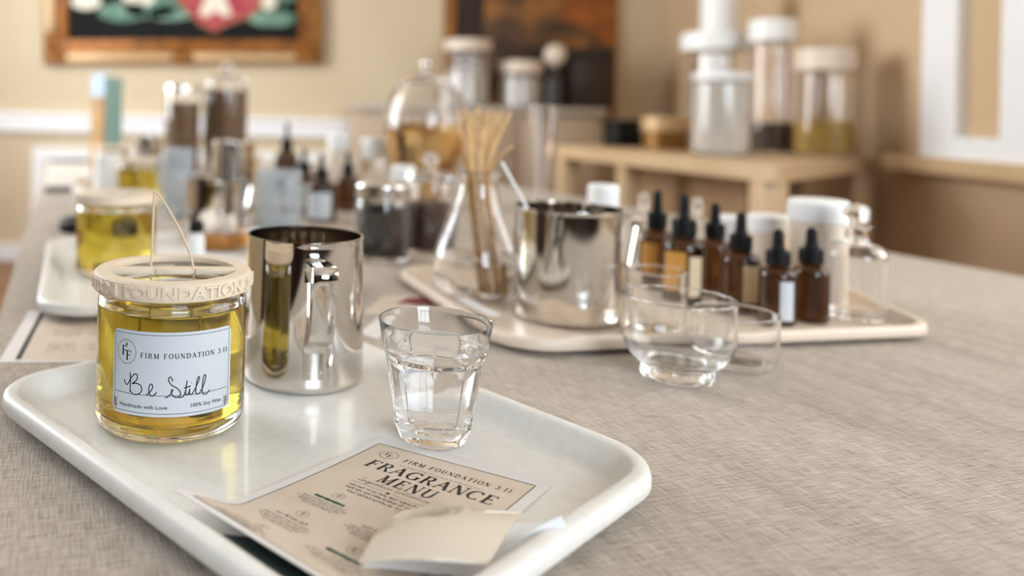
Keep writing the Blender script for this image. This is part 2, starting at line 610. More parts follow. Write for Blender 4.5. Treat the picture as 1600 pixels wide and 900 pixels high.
def lay(name, polys, fn, m, parent, depth=0.0):
    """map flat polygons through fn(x, y, height) onto a surface; depth > 0 gives them thickness"""
    bm = bmesh.new()
    for q in polys:
        if depth:
            a = [bm.verts.new(fn(x, y, 0.0)) for x, y in q]
            b = [bm.verts.new(fn(x, y, depth)) for x, y in q]
            bm.faces.new(b)
            for i in range(len(q)):
                j = (i + 1) % len(q)
                bm.faces.new((a[i], a[j], b[j], b[i]))
        else:
            bm.faces.new([bm.verts.new(fn(x, y, 0.0)) for x, y in q])
    if depth:
        bmesh.ops.remove_doubles(bm, verts=bm.verts, dist=1e-6)
    return link_bm(name, bm, m, parent, smooth=False, recalc=bool(depth))


def rect_line(x0, y0, x1, y1, w, n=1):
    """outline of a rectangle as ribbons"""
    out = []
    for a, b in (((x0, y0), (x1, y0)), ((x0, y1), (x1, y1)), ((x0, y0), (x0, y1)), ((x1, y0), (x1, y1))):
        out += ribbon(sub_line([(a[0], a[1], w), (b[0], b[1], w)], n))
    return out


def ring_line(cx, cy, rx, ry, w, n=32):
    return ribbon([(cx + rx * math.cos(2 * PI * i / n), cy + ry * math.sin(2 * PI * i / n), w) for i in range(n + 1)])


def blob(cx, cy, rx, ry, n=14):
    return [[(cx + rx * math.cos(2 * PI * i / n), cy + ry * math.sin(2 * PI * i / n)) for i in range(n)]]


def scribble(x0, x1, y, h, rnd, w):
    """a line of tiny unreadable print: short words of small strokes"""
    out, x = [], x0
    while x < x1:
        n = rnd.randint(2, 6)
        for _ in range(n):
            if x >= x1:
                break
            t = rnd.random()
            if t < 0.5:
                out += ribbon([(x, y, w), (x, y + h * rnd.uniform(0.6, 1.2), w)])
            else:
                out += ribbon([(x, y + h * 0.2, w), (x + h * .4, y + h * 0.8, w)])
            out += ribbon([(x, y + h * rnd.choice((0.0, 0.5, 0.75)), w * .8), (x + h * 0.5, y + h * rnd.choice((0.0, 0.5, 0.75)), w * .8)])
            x += h * 0.75
        x += h * 0.5
    return out


# ------------------------------------------------------------------ the room
def room():
    H = 2.75
    boxes('floor', [(-2.6, 3.0, -2.9, 5.1, -0.1, 0.0)], M_FLOOR)['kind'] = 'structure'
    boxes('ceiling', [(-2.6, 3.0, -2.9, 5.1, H, H + 0.1)], M_CEIL)['kind'] = 'structure'
    boxes('wall_back', [(-2.6, 3.0, 4.87, 5.02, 0, H)], M_WALL)['kind'] = 'structure'

    # left wall with a window opening y 1.35..4.35, z 0.9..2.5
    boxes('wall_left_rear', [(-2.53, -2.38, -2.9, 0.65, 0, H)], M_DARKWALL)['kind'] = 'structure'
    boxes('wall_left', [(-2.53, -2.38, 0.65, 1.35, 0, H), (-2.53, -2.38, 4.35, 5.02, 0, H), (-2.53, -2.38, 1.35, 4.35, 0, .9), (-2.53, -2.38, 1.35, 4.35, 2.5, H)], M_WALL)['kind'] = 'structure'
    # rear wall with an opening x 0.3..1.75
    boxes('wall_rear', [(-2.6, .30, -2.75, -2.6, 0, H), (1.75, 3.0, -2.75, -2.6, 0, H), (.30, 1.75, -2.75, -2.6, 0, 1.05), (.30, 1.75, -2.75, -2.6, 2.45, H)], M_DARKWALL)['kind'] = 'structure'  # wall out of view, panelled dark to deepen the steel's reflections

    def wframe(name, n, lo, hi, z0, z1, axis, c, cols, rows):
        L = []
        def b(a0, a1, q0, q1):
            L.append((c[0], c[1], a0, a1, q0, q1) if axis == 'y' else (a0, a1, c[0], c[1], q0, q1))
        b(lo - .09, lo, z0 - .09, z1 + .09); b(hi, hi + .09, z0 - .09, z1 + .09)
        b(lo, hi, z0 - .09, z0); b(lo, hi, z1, z1 + .09)
        for k in range(1, cols):
            x = lo + (hi - lo) * k / cols
            b(x - .02, x + .02, z0, z1)
        for k in range(1, rows):
            z = z0 + (z1 - z0) * k / rows
            b(lo, hi, z - .018, z + .018)
        boxes(name, L, M_TRIM)['kind'] = 'structure'
    wframe('window_2', 2, 1.35, 4.35, 0.9, 2.5, 'y', (-2.31, -2.26), 4, 2)
    wframe('window_3', 3, .30, 1.75, 1.05, 2.45, 'x', (-2.52, -2.47), 3, 3)
    # dark boards added out of view to give the steel dark reflections
    boxes('added_dark_board_1', [(-1.10, .0, -2.6, -2.55, 0, 2.2)], M_DARKBOARD, bevel=.004)['kind'] = 'structure'
    boxes('added_dark_board_2', [(-2.38, -2.33, -1.6, -.6, 0, 2.1)], M_DARKBOARD, bevel=.004)['kind'] = 'structure'

    # right wall: runs obliquely, x = 1.87 + 0.165 (y - 2)
    def rw(y, off=0.0):
        return Vector((1.87 + 0.165 * (y - 2.0) + off, y))
    dr = Vector((0.165, 1.0)).normalized()
    nr = Vector((1.0, -0.165)).normalized()           # away from the room

    def wallbox(bm, y0, y1, d0, d1, z0, z1):
        a, b = rw(y0), rw(y1)
        q = [a + nr * d0, b + nr * d0, b + nr * d1, a + nr * d1]
        vs = [bm.verts.new((p.x, p.y, z)) for z in (z0, z1) for p in q]
        for f in ((3, 2, 1, 0), (4, 5, 6, 7), (0, 1, 5, 4), (1, 2, 6, 5), (2, 3, 7, 6), (3, 0, 4, 7)):
            bm.faces.new([vs[i] for i in f])

    def wallobj(name, lst, m):
        bm = bmesh.new()
        for b in lst:
            wallbox(bm, *b)
        o = link_bm(name, bm, m, angle=30)
        o['kind'] = 'structure'
        return o
    zs = TZ + 0.115
    wallobj('wall_right', [(-0.30, -0.12, 0, .15, 0, H), (1.22, 4.95, 0, .15, 0, H), (-0.12, 1.22, 0, .15, 0, 1.05), (-0.12, 1.22, 0, .15, 2.15, H)], M_WALL_R)
    boxes('wall_right_rear', [(1.49, 2.75, -.45, -.30, 0, H), (2.60, 2.75, -2.75, -.45, 0, H)], M_DARKWALL)['kind'] = 'structure'
    wallobj('window_4', [(-.22, -.12, -.03, .0, .95, 2.25), (1.22, 1.32, -.03, 0, .95, 2.25), (-.12, 1.22, -.03, 0, .95, 1.05), (-.12, 1.22, -.03, 0, 2.15, 2.25),
                         (.3, .34, -.02, .01, 1.05, 2.15), (.76, .80, -.02, .01, 1.05, 2.15), (-.12, 1.22, -.02, .01, 1.58, 1.62)], M_TRIM)
    # the window seen at the right: two broad white casings, a bottom rail and a drawn shade
    wallobj('window_1', [(2.180, 2.332, -.045, 0, zs, 2.4), (1.70, 2.013, -.045, 0, zs, 2.4), (2.013, 2.180, -.04, 0, zs, zs + .060), (1.70, 2.332, -.04, 0, 2.3, 2.4)], M_TRIM)
    wallobj('trim_1', [(2.013, 2.180, -.012, 0, zs + .060, 2.3)], M_SHADE)
    wallobj('trim_2', [(1.2, 2.50, -.07, 0, zs - .045, zs)], M_WOOD)
    # chair rail, panel moulding and baseboard on the back wall
    boxes('trim_3', [(-2.38, 2.3, 4.83, 4.87, TZ + .050, TZ + .140), (-2.38, 2.3, 4.81, 4.87, TZ + .140, TZ + .165)], M_TRIM)['kind'] = 'structure'
    px0, px1 = D(51, 240, 4.84).x, D(560, 240, 4.84).x
    zt = D(60, 230, 4.84).z + TZ
    boxes('trim_4', [(px0, px0 + .075, 4.835, 4.87, .24, zt - .08), (px1 - .075, px1, 4.835, 4.87, .24, zt - .08), (px0, px1, 4.835, 4.87, zt - .08, zt), (px0, px1, 4.835, 4.87, .16, .24)], M_TRIM)['kind'] = 'structure'
    boxes('baseboard_back', [(-2.38, 2.3, 4.84, 4.87, 0, .1)], M_TRIM)['kind'] = 'structure'


room()

# ------------------------------------------------------------------ table and cloth
U = Vector((-0.272, 0.962)).normalized()       # along the table, away from the camera
W = Vector((U.y, -U.x))                        # across the table, to the right
ROT_T = math.atan2(W.y, W.x)


def table_pt(s, n):
    return U * s + W * n


def table():
    s0, s1, n0, n1 = -0.12, 3.12, -0.060, 1.280
    t = thing('banquet_table', 'long table under the beige linen cloth, crossing the room diagonally', 'table', (0, 0, -TZ), ROT_T)
    boxes('tabletop', [(n0 + .01, n1 - .01, s0 + .01, s1 - .01, TZ - .035, TZ - .003)], M_WOODBACK, t)
    for n in (n0 + .08, n1 - .08):
        for s in (s0 + .1, s1 - .1):
            boxes('leg', [(n - .025, n + .025, s - .025, s + .025, 0, TZ - .035)], M_WOODBACK, t)
    # cloth: top with soft edges, hanging down in folds
    bm = bmesh.new()
    rad = 0.012
    def ringpts(off, z, wob):
        pts = []
        Rr = 0.012 + off
        def side(a, b, fixed, axis, sign):
            m = 90
            for k in range(m):
                q = a + (b - a) * k / m
                f = fixed + sign * (off + wob * (math.sin(q * 38) * .6 + math.sin(q * 71 + 1) * .4))
                pts.append((f, q, z) if axis == 'n' else (q, f, z))
        side(s0, s1, n1, 'n', 1)
        side(n1, n0, s1, 's', 1)
        side(s1, s0, n0, 'n', -1)
        side(n0, n1, s0, 's', -1)
        return pts
    prof = [(-0.014, 0.0, 0), (-.007, -.0006, 0), (-.002, -.003, 0), (0.0, -.008, 0), (.001, -.02, .001), (.004, -.09, .006), (.008, -.2, .014), (.011, -.34, .02)]
    rings = [[bm.verts.new((x, y, z)) for x, y, z in ringpts(o, dz, w)] for o, dz, w in prof]
    for A, B in zip(rings[:-1], rings[1:]):
        for k in range(len(A)):
            bm.faces.new((A[k], A[(k + 1) % len(A)], B[(k + 1) % len(A)], B[k]))
    bm.faces.new(rings[0])
    o = link_bm('tablecloth', bm, M_CLOTH, angle=60)
    o.location = (0, 0, TZ)
    o.rotation_euler = (0, 0, ROT_T)
    tag(o, 'beige linen tablecloth with a coarse weave spread over the long table', 'tablecloth')


table()


# ------------------------------------------------------------------ trays
def rounded_quad(corners, off, rad, n=10):
    """inset a convex quad (ccw) by off and round its corners"""
    m = len(corners)
    C = [Vector(c) for c in corners]
    lines = []
    for i in range(m):
        a, b = C[i], C[(i + 1) % m]
        d = (b - a).normalized()
        nn = Vector((-d.y, d.x))                # inwards for ccw
        lines.append((a + nn * off, d))
    def inter(l1, l2):
        (p, d), (q, e) = l1, l2
        t = ((q.x - p.x) * e.y - (q.y - p.y) * e.x) / (d.x * e.y - d.y * e.x)
        return p + d * t
    out = []
    for i in range(m):
        c = inter(lines[i - 1], lines[i])
        d0, d1 = lines[i - 1][1], lines[i][1]
        ang = math.acos(max(-1, min(1, d0.dot(d1))))
        tl = rad * math.tan(ang / 2)
        p0 = c - d0 * tl
        n0 = Vector((-d0.y, d0.x))
        cen = p0 + n0 * rad
        a0 = math.atan2(-n0.y, -n0.x)
        for k in range(n + 1):
            a = a0 + ang * k / n
            out.append(cen + Vector((math.cos(a), math.sin(a))) * rad)
    return out


def make_tray(label, corners, m, rad=0.042, h=0.0180, lip=0.0085, flange=0.0065, slope=0.013, group=None):
    c = sum((Vector(p) for p in corners), Vector((0, 0))) / 4
    loc = [Vector(p) - c for p in corners]
    prof = [(0.0022, lip + .0006), (0.0004, lip), (-0.0002, lip + .0012), (0.0, h - .004), (0.0008, h - .0016), (0.0024, h - .0004), (0.0048, h), (flange + .002, h - .0001), (flange + .0038, h - .0012),
            (flange + .0055, h - .0040), (flange + .003 + slope * .7, .0072), (flange + .003 + slope * .85, .0052), (flange + .004 + slope, .0042), (flange + .009 + slope, .0040)]
    under = [(flange + .009 + slope, 0.0), (flange + .003 + slope, 0.0002), (flange + .0015 + slope * .62, .0052), (flange + .0030, h - .0050), (flange, h - .0028), (0.0046, h - .0024), (0.0026, h - .004), (0.0024, lip + .0012)]
    bm = bmesh.new()
    rings = []
    for s, z in prof + under:
        rings.append([bm.verts.new((p.x, p.y, z)) for p in rounded_quad(loc, s, max(rad - s, 0.006))])
    n = len(rings[0])
    for i, (A, B) in enumerate(zip(rings, rings[1:] + rings[:1])):
        if i == len(prof) - 1:
            continue
        for k in range(n):
            bm.faces.new((A[k], A[(k + 1) % n], B[(k + 1) % n], B[k]))
    bm.faces.new(rings[len(prof) - 1])
    bm.faces.new(rings[len(prof)])
    o = link_bm('serving_tray', bm, m, angle=50)
    o.location = (c.x, c.y, TZ + 0.0003)
    tag(o, label, 'tray', group)
    return o


TA, TB, TC, TD = Vector((.0343, .2627)), Vector((.2153, .4282)), Vector((.0140, .7150)), Vector((-.2012, .5250))
make_tray('large cream plastic tray in front, carrying the labelled candle jar and menu', [TA, TB, TC, TD], M_TRAY, rad=0.045, group='cafeteria trays')
ZF = 0.0046                                     # height of a tray's floor

make_tray('cream plastic tray at the left, under the second golden jar', [(-.2238, .7060), (.0814, .8795), (-.0293, 1.2754), (-.334, 1.1074)], M_TRAY, rad=0.05, group='cafeteria trays')
make_tray('beige plastic tray at the right, holding reed flask and brown dropper bottles', [(.1868, .6556), (.6200, .7421), (.7003, 1.105), (.1330, .9830)], M_TRAY_BEIGE, rad=0.05, h=0.0150, lip=0.0055, group='cafeteria trays')


# ------------------------------------------------------------------ candle jars
def jar_parts(t, with_label):
    Q = 1.096                                   # all radii below are widened by this
    R = .0430
    sq = lambda pr: [(x * Q, z) for x, z in pr]
    H0 = ZF                                     # jar local z = 0 is the tray floor
    # glass: outer wall, shoulder and neck, inner wall, thick base
    outer = [(0, .0012), (.030, .0008), (.034, 0.0)] + arc(.0345, .0085, .0085, -90, 0, 8)[1:] + [(R, .02), (R, .078)] + arc(R - .0045, .0785, .0045, 0, 90, 6)[1:] + [(.0378, .0838), (.0370, .0850), (.0370, .0925)]
    inner = [(.0352, .0925), (.0352, .0845), (.0365, .0825), (.0395, .0785), (.0398, .076), (.0398, .018)] + arc(.0328, .0155, .007, 0, -90, 6)[1:] + [(0, .0085)]
    turned('glass_body', sq(outer + inner), M_GLASS, t, seg=96, angle=50)
    top = .0757
    turned('liquid_wax', sq([(0, .0083), (.0329, .0083)] + arc(.0329, .0155, .0072, -90, 0, 6)[1:] + [(.04, .02), (.04, top), (.0396, top - .0003), (0, top - .0005)]), M_OIL, t, seg=96, angle=50)
    # lid: ring with one crossbar carrying two wick slots
    LR = .0455
    z0, z1 = .0855, .0967
    bm = bmesh.new()
    lathe(bm, sq([(.0382, z0), (LR - .0006, z0), (LR, z0 + .0006), (LR, z1 - .0014), (LR - .0012, z1 - .0002), (LR - .002, z1), (.0372, z1), (.0366, z1 - .0006), (.0366, z1 - .0034), (.0382, z1 - .0036)]), 96, close=True)
    for x0, x1 in ((-.0372, -.0128), (-.0100, .0100), (.0128, .0372)):
        box(bm, x0 * Q, x1 * Q, -.0052, .0052, z1 - .0036, z1 - .0002, bevel=.0003)
    for x0, x1 in ((-.0130, -.0098), (.0098, .0130)):
        box(bm, x0 * Q, x1 * Q, -.0022, .0052, z1 - .0036, z1 - .0003)
    lid = link_bm('lid', bm, M_LID, t, angle=40)
    lid.rotation_euler = (0, 0, math.radians(-2) if with_label else 0.3)
    for x in (-.0110, .0118):
        turned('wick_tab', [(0, .0086), (.006, .0086), (.006, .0094), (.002, .0098), (.0018, .0125), (0, .0125)], M_WICKTAB, t, seg=20, loc=(x * 1.25, -.004 if x < 0 else -.012, .0))
    return lid


jar_loc = Vector((-.0713, .5062, ZF))
JR = facing(jar_loc)
jar = thing('candle_jar', 'large candle jar of golden wax with a handwritten label, on the front tray', 'candle', jar_loc, JR, 'jars of golden candle wax')
lid = jar_parts(jar, True)


def to_local(p):
    """world (table heights) -> jar local coordinates"""
    q = Matrix.Rotation(-JR, 3, 'Z') @ (Vector(p) - jar_loc)
    return q


# wicks rise from the crossbar and meet above the jar
def wick(pts, rad):
    bm = bmesh.new()
    tube(bm, catmull([tuple(to_local(p)) for p in pts], 8), rad, 8)
    link_bm('wick', bm, M_WICK, jar)


h1, h2 = D(236, 421, .5055), D(302, 420, .5068)
wick([h1 + Vector((0, -.002, -.076)), h1 + Vector((0, 0, -.03)), h1, D(238.5, 360, .506), D(241, 299, .507)], .00075)
wick([h2 + Vector((0, -.008, -.076)), h2 + Vector((0, 0, -.03)), h2, D(286, 370, .5065), D(262, 325, .5065), D(244, 299, .507)], .00075)

# label wrapped around the front of the jar: (a, z) in radians / metres
RL = .0430 * 1.096 + .00025


def on_label(a, z, up=0.0):
    r = RL + .00012 + up
    return (r * math.sin(a), -r * math.cos(a), z)


def lab(u, v):
    """photo pixel -> (angle, z) on the jar's front"""
    o = Vector((0, 0, CH))
    d = Vector(ray(u, v))
    oc = Vector((o.x - jar_loc.x, o.y - jar_loc.y))
    dd = Vector((d.x, d.y))
    a, b, c = dd.dot(dd), 2 * oc.dot(dd), oc.dot(oc) - RL * RL
    disc = max(b * b - 4 * a * c, 0.0)
    t = (-b - math.sqrt(disc)) / (2 * a)
    q = to_local(o + d * t)
    return math.atan2(q.x, -q.y), q.z


def make_label():
    a0, _ = lab(177, 580)
    a1, _ = lab(359.5, 575)
    z0 = lab(266, 652)[1]
    z1 = lab(266, 520)[1]
    rr = .0032
    n = 40
    bm = bmesh.new()
    cols = []
    for k in range(n + 1):
        a = a0 + (a1 - a0) * k / n
        e = min((a - a0), (a1 - a)) * RL
        dz = rr - math.sqrt(max(rr * rr - (rr - e) ** 2, 0)) if e < rr else 0.0
        cols.append([bm.verts.new((RL * math.sin(a), -RL * math.cos(a), z)) for z in (z0 + dz, z1 - dz)] + [bm.verts.new(((RL - .0003) * math.sin(a), -(RL - .0003) * math.cos(a), z)) for z in (z1 - dz, z0 + dz)])
    for A, B in zip(cols[:-1], cols[1:]):
        for k in range(4):
            bm.faces.new((A[k], B[k], B[(k + 1) % 4], A[(k + 1) % 4]))
    bm.faces.new(cols[0]); bm.faces.new(cols[-1])
    L = link_bm('label', bm, M_LABEL, jar, angle=35)
    L['label'] = 'white printed paper label with black handwriting'
    # printed matter, in (arc length, z) with 0 at the front
    def S(x, y, up=0.0):
        return on_label(x / RL, y, up)
    s0, s1 = a0 * RL, a1 * RL
    i = .0018
    lay('border_line', rect_line(s0 + i, z0 + i, s1 - i, z1 - i, .00028, 40), S, M_INK, L)
    def px(u, v):
        a, z = lab(u, v)
        return a * RL, z
    A = px(219.5, 558.5); B = px(354.5, 553)
    lay('lettering', serif_polys('FIRM FOUNDATION 3:11', A[0], A[1] - .0002, B[0], .0030, 0.20), S, M_INK, L)
    A = px(187.5, 633); B = px(261, 640)
    lay('lettering', font_polys('Handmade with Love', A[0], (A[1] + B[1]) / 2 + .0002, B[0], .0021, .012), S, M_INK, L)
    A = px(298, 636); B = px(345, 630)
    lay('lettering', font_polys('100% Soy Wax', A[0], A[1], B[0], .0021, .012), S, M_INK, L)
    A = px(181, 609); B = px(354, 607)
    lay('writing_line', ribbon(sub_line([(A[0], A[1], .0003), (B[0], A[1], .0003)], 40)), S, M_INK, L)
    # round monogram
    c = px(198, 549)
    polys = ring_line(c[0], c[1], .0064, .0070, .00028)
    def mono(dx, dy, h):
        q = serif_polys('F', c[0] + dx, c[1] + dy, c[0] + dx + h * .72, h)
        return q
    lay('monogram', polys, S, M_INK_BROWN, L)
    lay('monogram', mono(-.0034, -.0022, .0056) + mono(-.0004, -.0048, .0056), S, M_INK, L)
    lay('flame_mark', ribbon([(c[0] - .0006, c[1] + .0036, .0006), (c[0] - .0001, c[1] + .0058, .0003)]) + ribbon([(c[0] + .0002, c[1] + .0036, .0008), (c[0] + .0007, c[1] + .0052, .0004)]), S, M_INK_BROWN, L)
    # wheat sprigs in the lower corners
    sp = []
    for uvs, sg in (((180, 628), 1), ((352, 626), -1)):
        x, z = px(*uvs)
        z -= .0028
        sp += ribbon([(x + sg * .001, z, .0004), (x, z + .0036, .0004), (x - sg * .0003, z + .0062, .0004)])
        for k in range(4):
            zz = z + .0012 + k * .0013
            sp += ribbon([(x + sg * .0004, zz, .0005), (x + sg * .0019, zz + .0011, .0005)])
            sp += ribbon([(x + sg * .0004, zz, .0005), (x - sg * .0009, zz + .0014, .0005)])
    lay('wheat_mark', sp, S, M_INK_BROWN, L)
    # handwriting traced in crop pixels (160, 500, 5.2955)
    K = 5.2955
    strokes = [
        [(183, 488), (188, 512), (205, 532), (220, 515), (235, 485), (262, 450), (285, 449), (292, 468), (280, 500), (248, 526), (275, 522), (310, 535), (326, 565), (318, 598), (285, 616), (250, 608), (232, 580)],
        [(231, 436), (234, 500), (229, 592)],
        [(362, 622), (390, 600), (412, 570), (415, 540), (402, 530), (388, 550), (385, 590), (395, 620), (415, 628), (435, 615), (448, 598)],
        [(582, 508), (576, 486), (562, 472), (548, 485), (552, 510), (575, 540), (615, 562), (640, 588), (647, 615), (628, 637), (602, 638), (580, 622), (570, 600), (577, 572)],
        [(518, 643), (545, 632), (572, 602), (584, 572)],
        [(628, 637), (655, 640), (675, 622), (690, 575), (701, 500)],
        [(701, 500), (691, 565), (689, 608), (701, 620), (715, 600), (724, 568), (720, 605), (732, 616), (752, 595), (785, 530), (803, 482), (797, 468), (784, 495), (774, 560), (774, 600), (787, 613), (808, 596), (838, 535), (855, 470), (848, 452), (836, 475), (827, 540), (826, 592), (841, 613), (866, 604), (885, 574)],
        [(674, 562), (700, 556), (731, 544)],
        [(736, 516), (739, 521)],
    ]
    polys = []
    for st in strokes:
        pts = []
        for x, y in catmull(st, 6):
            s, z = px(160 + x / K, 500 + y / K)
            pts.append((s, z, .00062))
        polys += ribbon(pts)
    lay('handwriting', polys, lambda x, y, up=0: S(x, y, .00006), M_INK_BLACK, L)


make_label()

# raised lettering round the lid
def lid_text():
    r = .0455 * 1.096
    polys = []
    for word, b0, b1 in (('FIRM', -78, -41), ('FOUNDATION', -34, 55), ('3:11', 61, 87)):
        polys += font_polys(word, math.radians(b0) * r, .0880, math.radians(b1) * r, .0064, .03)
    rz = lid.rotation_euler.z
    def S(x, y, up):
        a = x / r - rz
        q = r - .0002 + up
        return (q * math.sin(a), -q * math.cos(a), y)
    lay('raised_lettering', polys, S, M_LID, lid, depth=.0018)


lid_text()

# plain jars further back
jb_loc = Vector((-.2046, .9536, ZF))
jar_b = thing('candle_jar', 'second golden candle jar with cream lid, on the left tray', 'candle', jb_loc, .2, 'jars of golden candle wax')
jar_parts(jar_b, False)
dup(jar_b, 'third golden candle jar from the front, beyond the left tray', (-.3182, 1.7046, 0), .7, 'jars of golden candle wax')
dup(jar_b, 'farthest golden candle jar, in front of the tall ochre and teal box', (D(177, 222, 2.246).x, 2.246, 0), 1.1, 'jars of golden candle wax')


# ------------------------------------------------------------------ steel pitchers
def pitcher_parts(t, R0, R1, H, prot=.034, wide=.0158, m=M_STEEL):
    """R0 base radius, R1 rim radius; strap handle along local +X"""
    k = H / .107
    th = .0011
    def rad(z):
        return R0 + (R1 - R0) * max(0.0, (z - .010)) / (H - .010)
    outer = [(0, .0008), (R0 - .008, .0006), (R0 - .006, 0)] + arc(R0 - .006, .006, .006, -90, 0, 6)[1:] + [(rad(H * f), H * f) for f in (.15, .35, .55, .75, .9, .97)]
    rim = [(R1 + .0004, H - .0008), (R1 + .0003, H), (R1 - .0012, H)]
    inner = [(rad(H * f) - th * 1.3, H * f) for f in (.97, .9, .75, .55, .35, .15)] + [(R0 - .007, .003), (0, .003)]
    turned('body', outer + rim + inner, m, t, seg=96, angle=35)
    zs = lambda z: z * k
    ra = lambda z: rad(zs(z)) + .0009
    path = [(ra(.080), zs(.080)), (ra(.088), zs(.088)), (ra(.092) + .0006, zs(.0925))]
    path += [(ra(.092) + .004, zs(.0950)), (ra(.092) + prot * .8, zs(.0955))]
    path += [(ra(.092) + prot * .8 + .006 * math.sin(a), zs(.0955) - .006 * (1 - math.cos(a))) for a in (.5, 1.0, 1.35)]
    path += [(ra(.05) + prot * .94, zs(.085)), (ra(.05) + prot * .72, zs(.052))]
    path += [(ra(.04) + prot * .62, zs(.0465)), (ra(.04) + prot * .40, zs(.0415)), (ra(.037) + .004, zs(.0385)), (ra(.033) + .0008, zs(.035)), (ra(.028), zs(.030)), (ra(.0125), zs(.0125))]
    bm = bmesh.new()
    strap(bm, path, wide, .0013)
    hd = link_bm('handle', bm, m, t, angle=50)
    for z, ys in ((.0175, (-.0040, .0040)), (.0845, (-.0038, .0038))):
        for y in ys:
            r = math.sqrt(max(ra(z) ** 2 - y * y, 0)) + .0004
            rv = turned('rivet', [(0, .0010), (.0009, .0008), (.0014, 0), (0, 0)], m, hd, seg=14)
            rv.location = (r, y, zs(z))
            rv.rotation_euler = (0, PI / 2, 0)
    return hd


pl = Vector((.0154, .5924, ZF))
pit = thing('steel_pitcher', 'polished steel pouring pitcher behind the labelled jar, handle towards the viewer', 'pitcher', pl, facing(pl) - PI / 2 + math.radians(10.5), 'steel pouring pitchers')
pitcher_parts(pit, .0453, .0432, .1068, wide=.0168)
p2 = Vector((.2824, .7886, ZF))
pit2 = thing('steel_pitcher', 'steel pitcher on the beige tray, between reed flask and brown bottles', 'pitcher', p2, math.radians(14), 'steel pouring pitchers')
pitcher_parts(pit2, .0525, .0510, .1100, prot=.03)


def small_pitcher(label, loc, R, H, rz, m=M_STEEL, name='steel_pitcher', group='steel pouring pitchers'):
    t = thing(name, label, 'pitcher', loc, rz, group)
    pitcher_parts(t, R, R * .96, H, prot=.028, m=m)
    return t


small_pitcher('wide steel pitcher directly behind the dish of amber wax', (-.1176, 1.3149, 0), .050, .088, math.radians(42))
small_pitcher('pitcher with window sheen in its pale colour, left of the white-labelled brown bottles, handle facing front', (-.0120, 1.3580, 0), .040, .104, math.radians(-74), M_PALEGLASS, 'pale_pitcher', 'pale pitchers')
small_pitcher('dark reflecting steel pitcher behind the wide one', (D(365, 240, 1.642).x, 1.642, 0), .047, .139, math.radians(150))
small_pitcher('small steel pitcher beside the farthest golden jar', (D(233, 225, 2.106).x, 2.106, 0), .036, .13, math.radians(200))
small_pitcher('slim pitcher with window sheen in its pale colour, right of the third golden jar', (D(279, 250, 1.490).x, 1.490, 0), .029, .130, math.radians(240), M_PALEGLASS, 'pale_pitcher', 'pale pitchers')


# ------------------------------------------------------------------ water tumbler
def tumbler():
    loc = Vector((.0937, .4853, ZF))
    t = thing('glass_tumbler', 'fluted clear glass tumbler half full of water, on the front tray', 'glass', loc, 0.12)
    H = .0726
    def ro(z):
        return .0218 + (.0347 - .0218) * (max(z, 0) / H) ** 0.93
    def flute(a, r, z):
        if z < .0095 or z > .0535:
            return r
        f = min(1, (z - .0095) / .006, (.0535 - z) / .004)
        k = 10
        ph = (a * k / (2 * PI)) % 1.0
        c = math.cos(PI / k) / math.cos((ph - .5) * 2 * PI / k)
        return r * (1 - f * (1 - c * .985) * 1.0)
    outer = [(0, .002), (.012, .0018), (.0165, .0006), (.0185, 0)] + [(.0200, .0006), (.0209, .0020), (.0215, .0045), (ro(.0092), .0092)]
    outer += [(ro(z) , z) for z in (.0100, .0125, .0155, .02, .026, .032, .038, .044, .049, .0505, .052, .0538, .0545, .058, .063, .068, H - .0008)]
    outer += [(.0345, H - .0002), (.0338, H), (.0332, H - .0004)]
    inner = [(ro(z) - .0019, z) for z in (.068, .06, .052, .044, .036, .028, .02, .0145)] + [(.0185, .0118), (.014, .0108), (0, .0106)]
    turned('glass_body', outer + inner, M_GLASS, t, seg=120, mod=flute, angle=24)
    wl = .0572
    turned('water', [(0, .0105), (.0141, .0107), (.0187, .0117)] + [(ro(z) - .00175, z) for z in (.0145, .02, .028, .036, .044, .052)] + [(ro(wl) - .00175, wl + .0003), (ro(wl) - .0032, wl), (0, wl)], M_WATER, t, seg=96)


tumbler()


# ------------------------------------------------------------------ menu card in the tray
MTL = Vector((.0606, .4823)); MW = Vector((.853, -.522)).normalized(); ML = Vector((MW.y, -MW.x))   # ML points to the card's foot
ML = Vector((-.655, -.756)).normalized()
DAD = (TD - TA).normalized(); NAD = Vector((DAD.y, -DAD.x))
if NAD.dot(TB - TA) < 0:
    NAD = -NAD
M_WID, M_LEN = .105, .158


def menu_pt(u, v, up=0.0):
    f = v / M_LEN                               # the card fans out slightly as it curls up the wall
    p = MTL + MW * (u - .015 * f * f * (1 - u / M_WID)) + ML * (v * (.95 + .17 * u / M_WID))
    s = (p - TA).dot(NAD)
    k = max(0.0, min(1.0, (.052 - s) / .044))
    k = k * k * (3 - 2 * k)
    z = ZF + .0009 + k * .0160
    return (p.x, p.y, z + up)


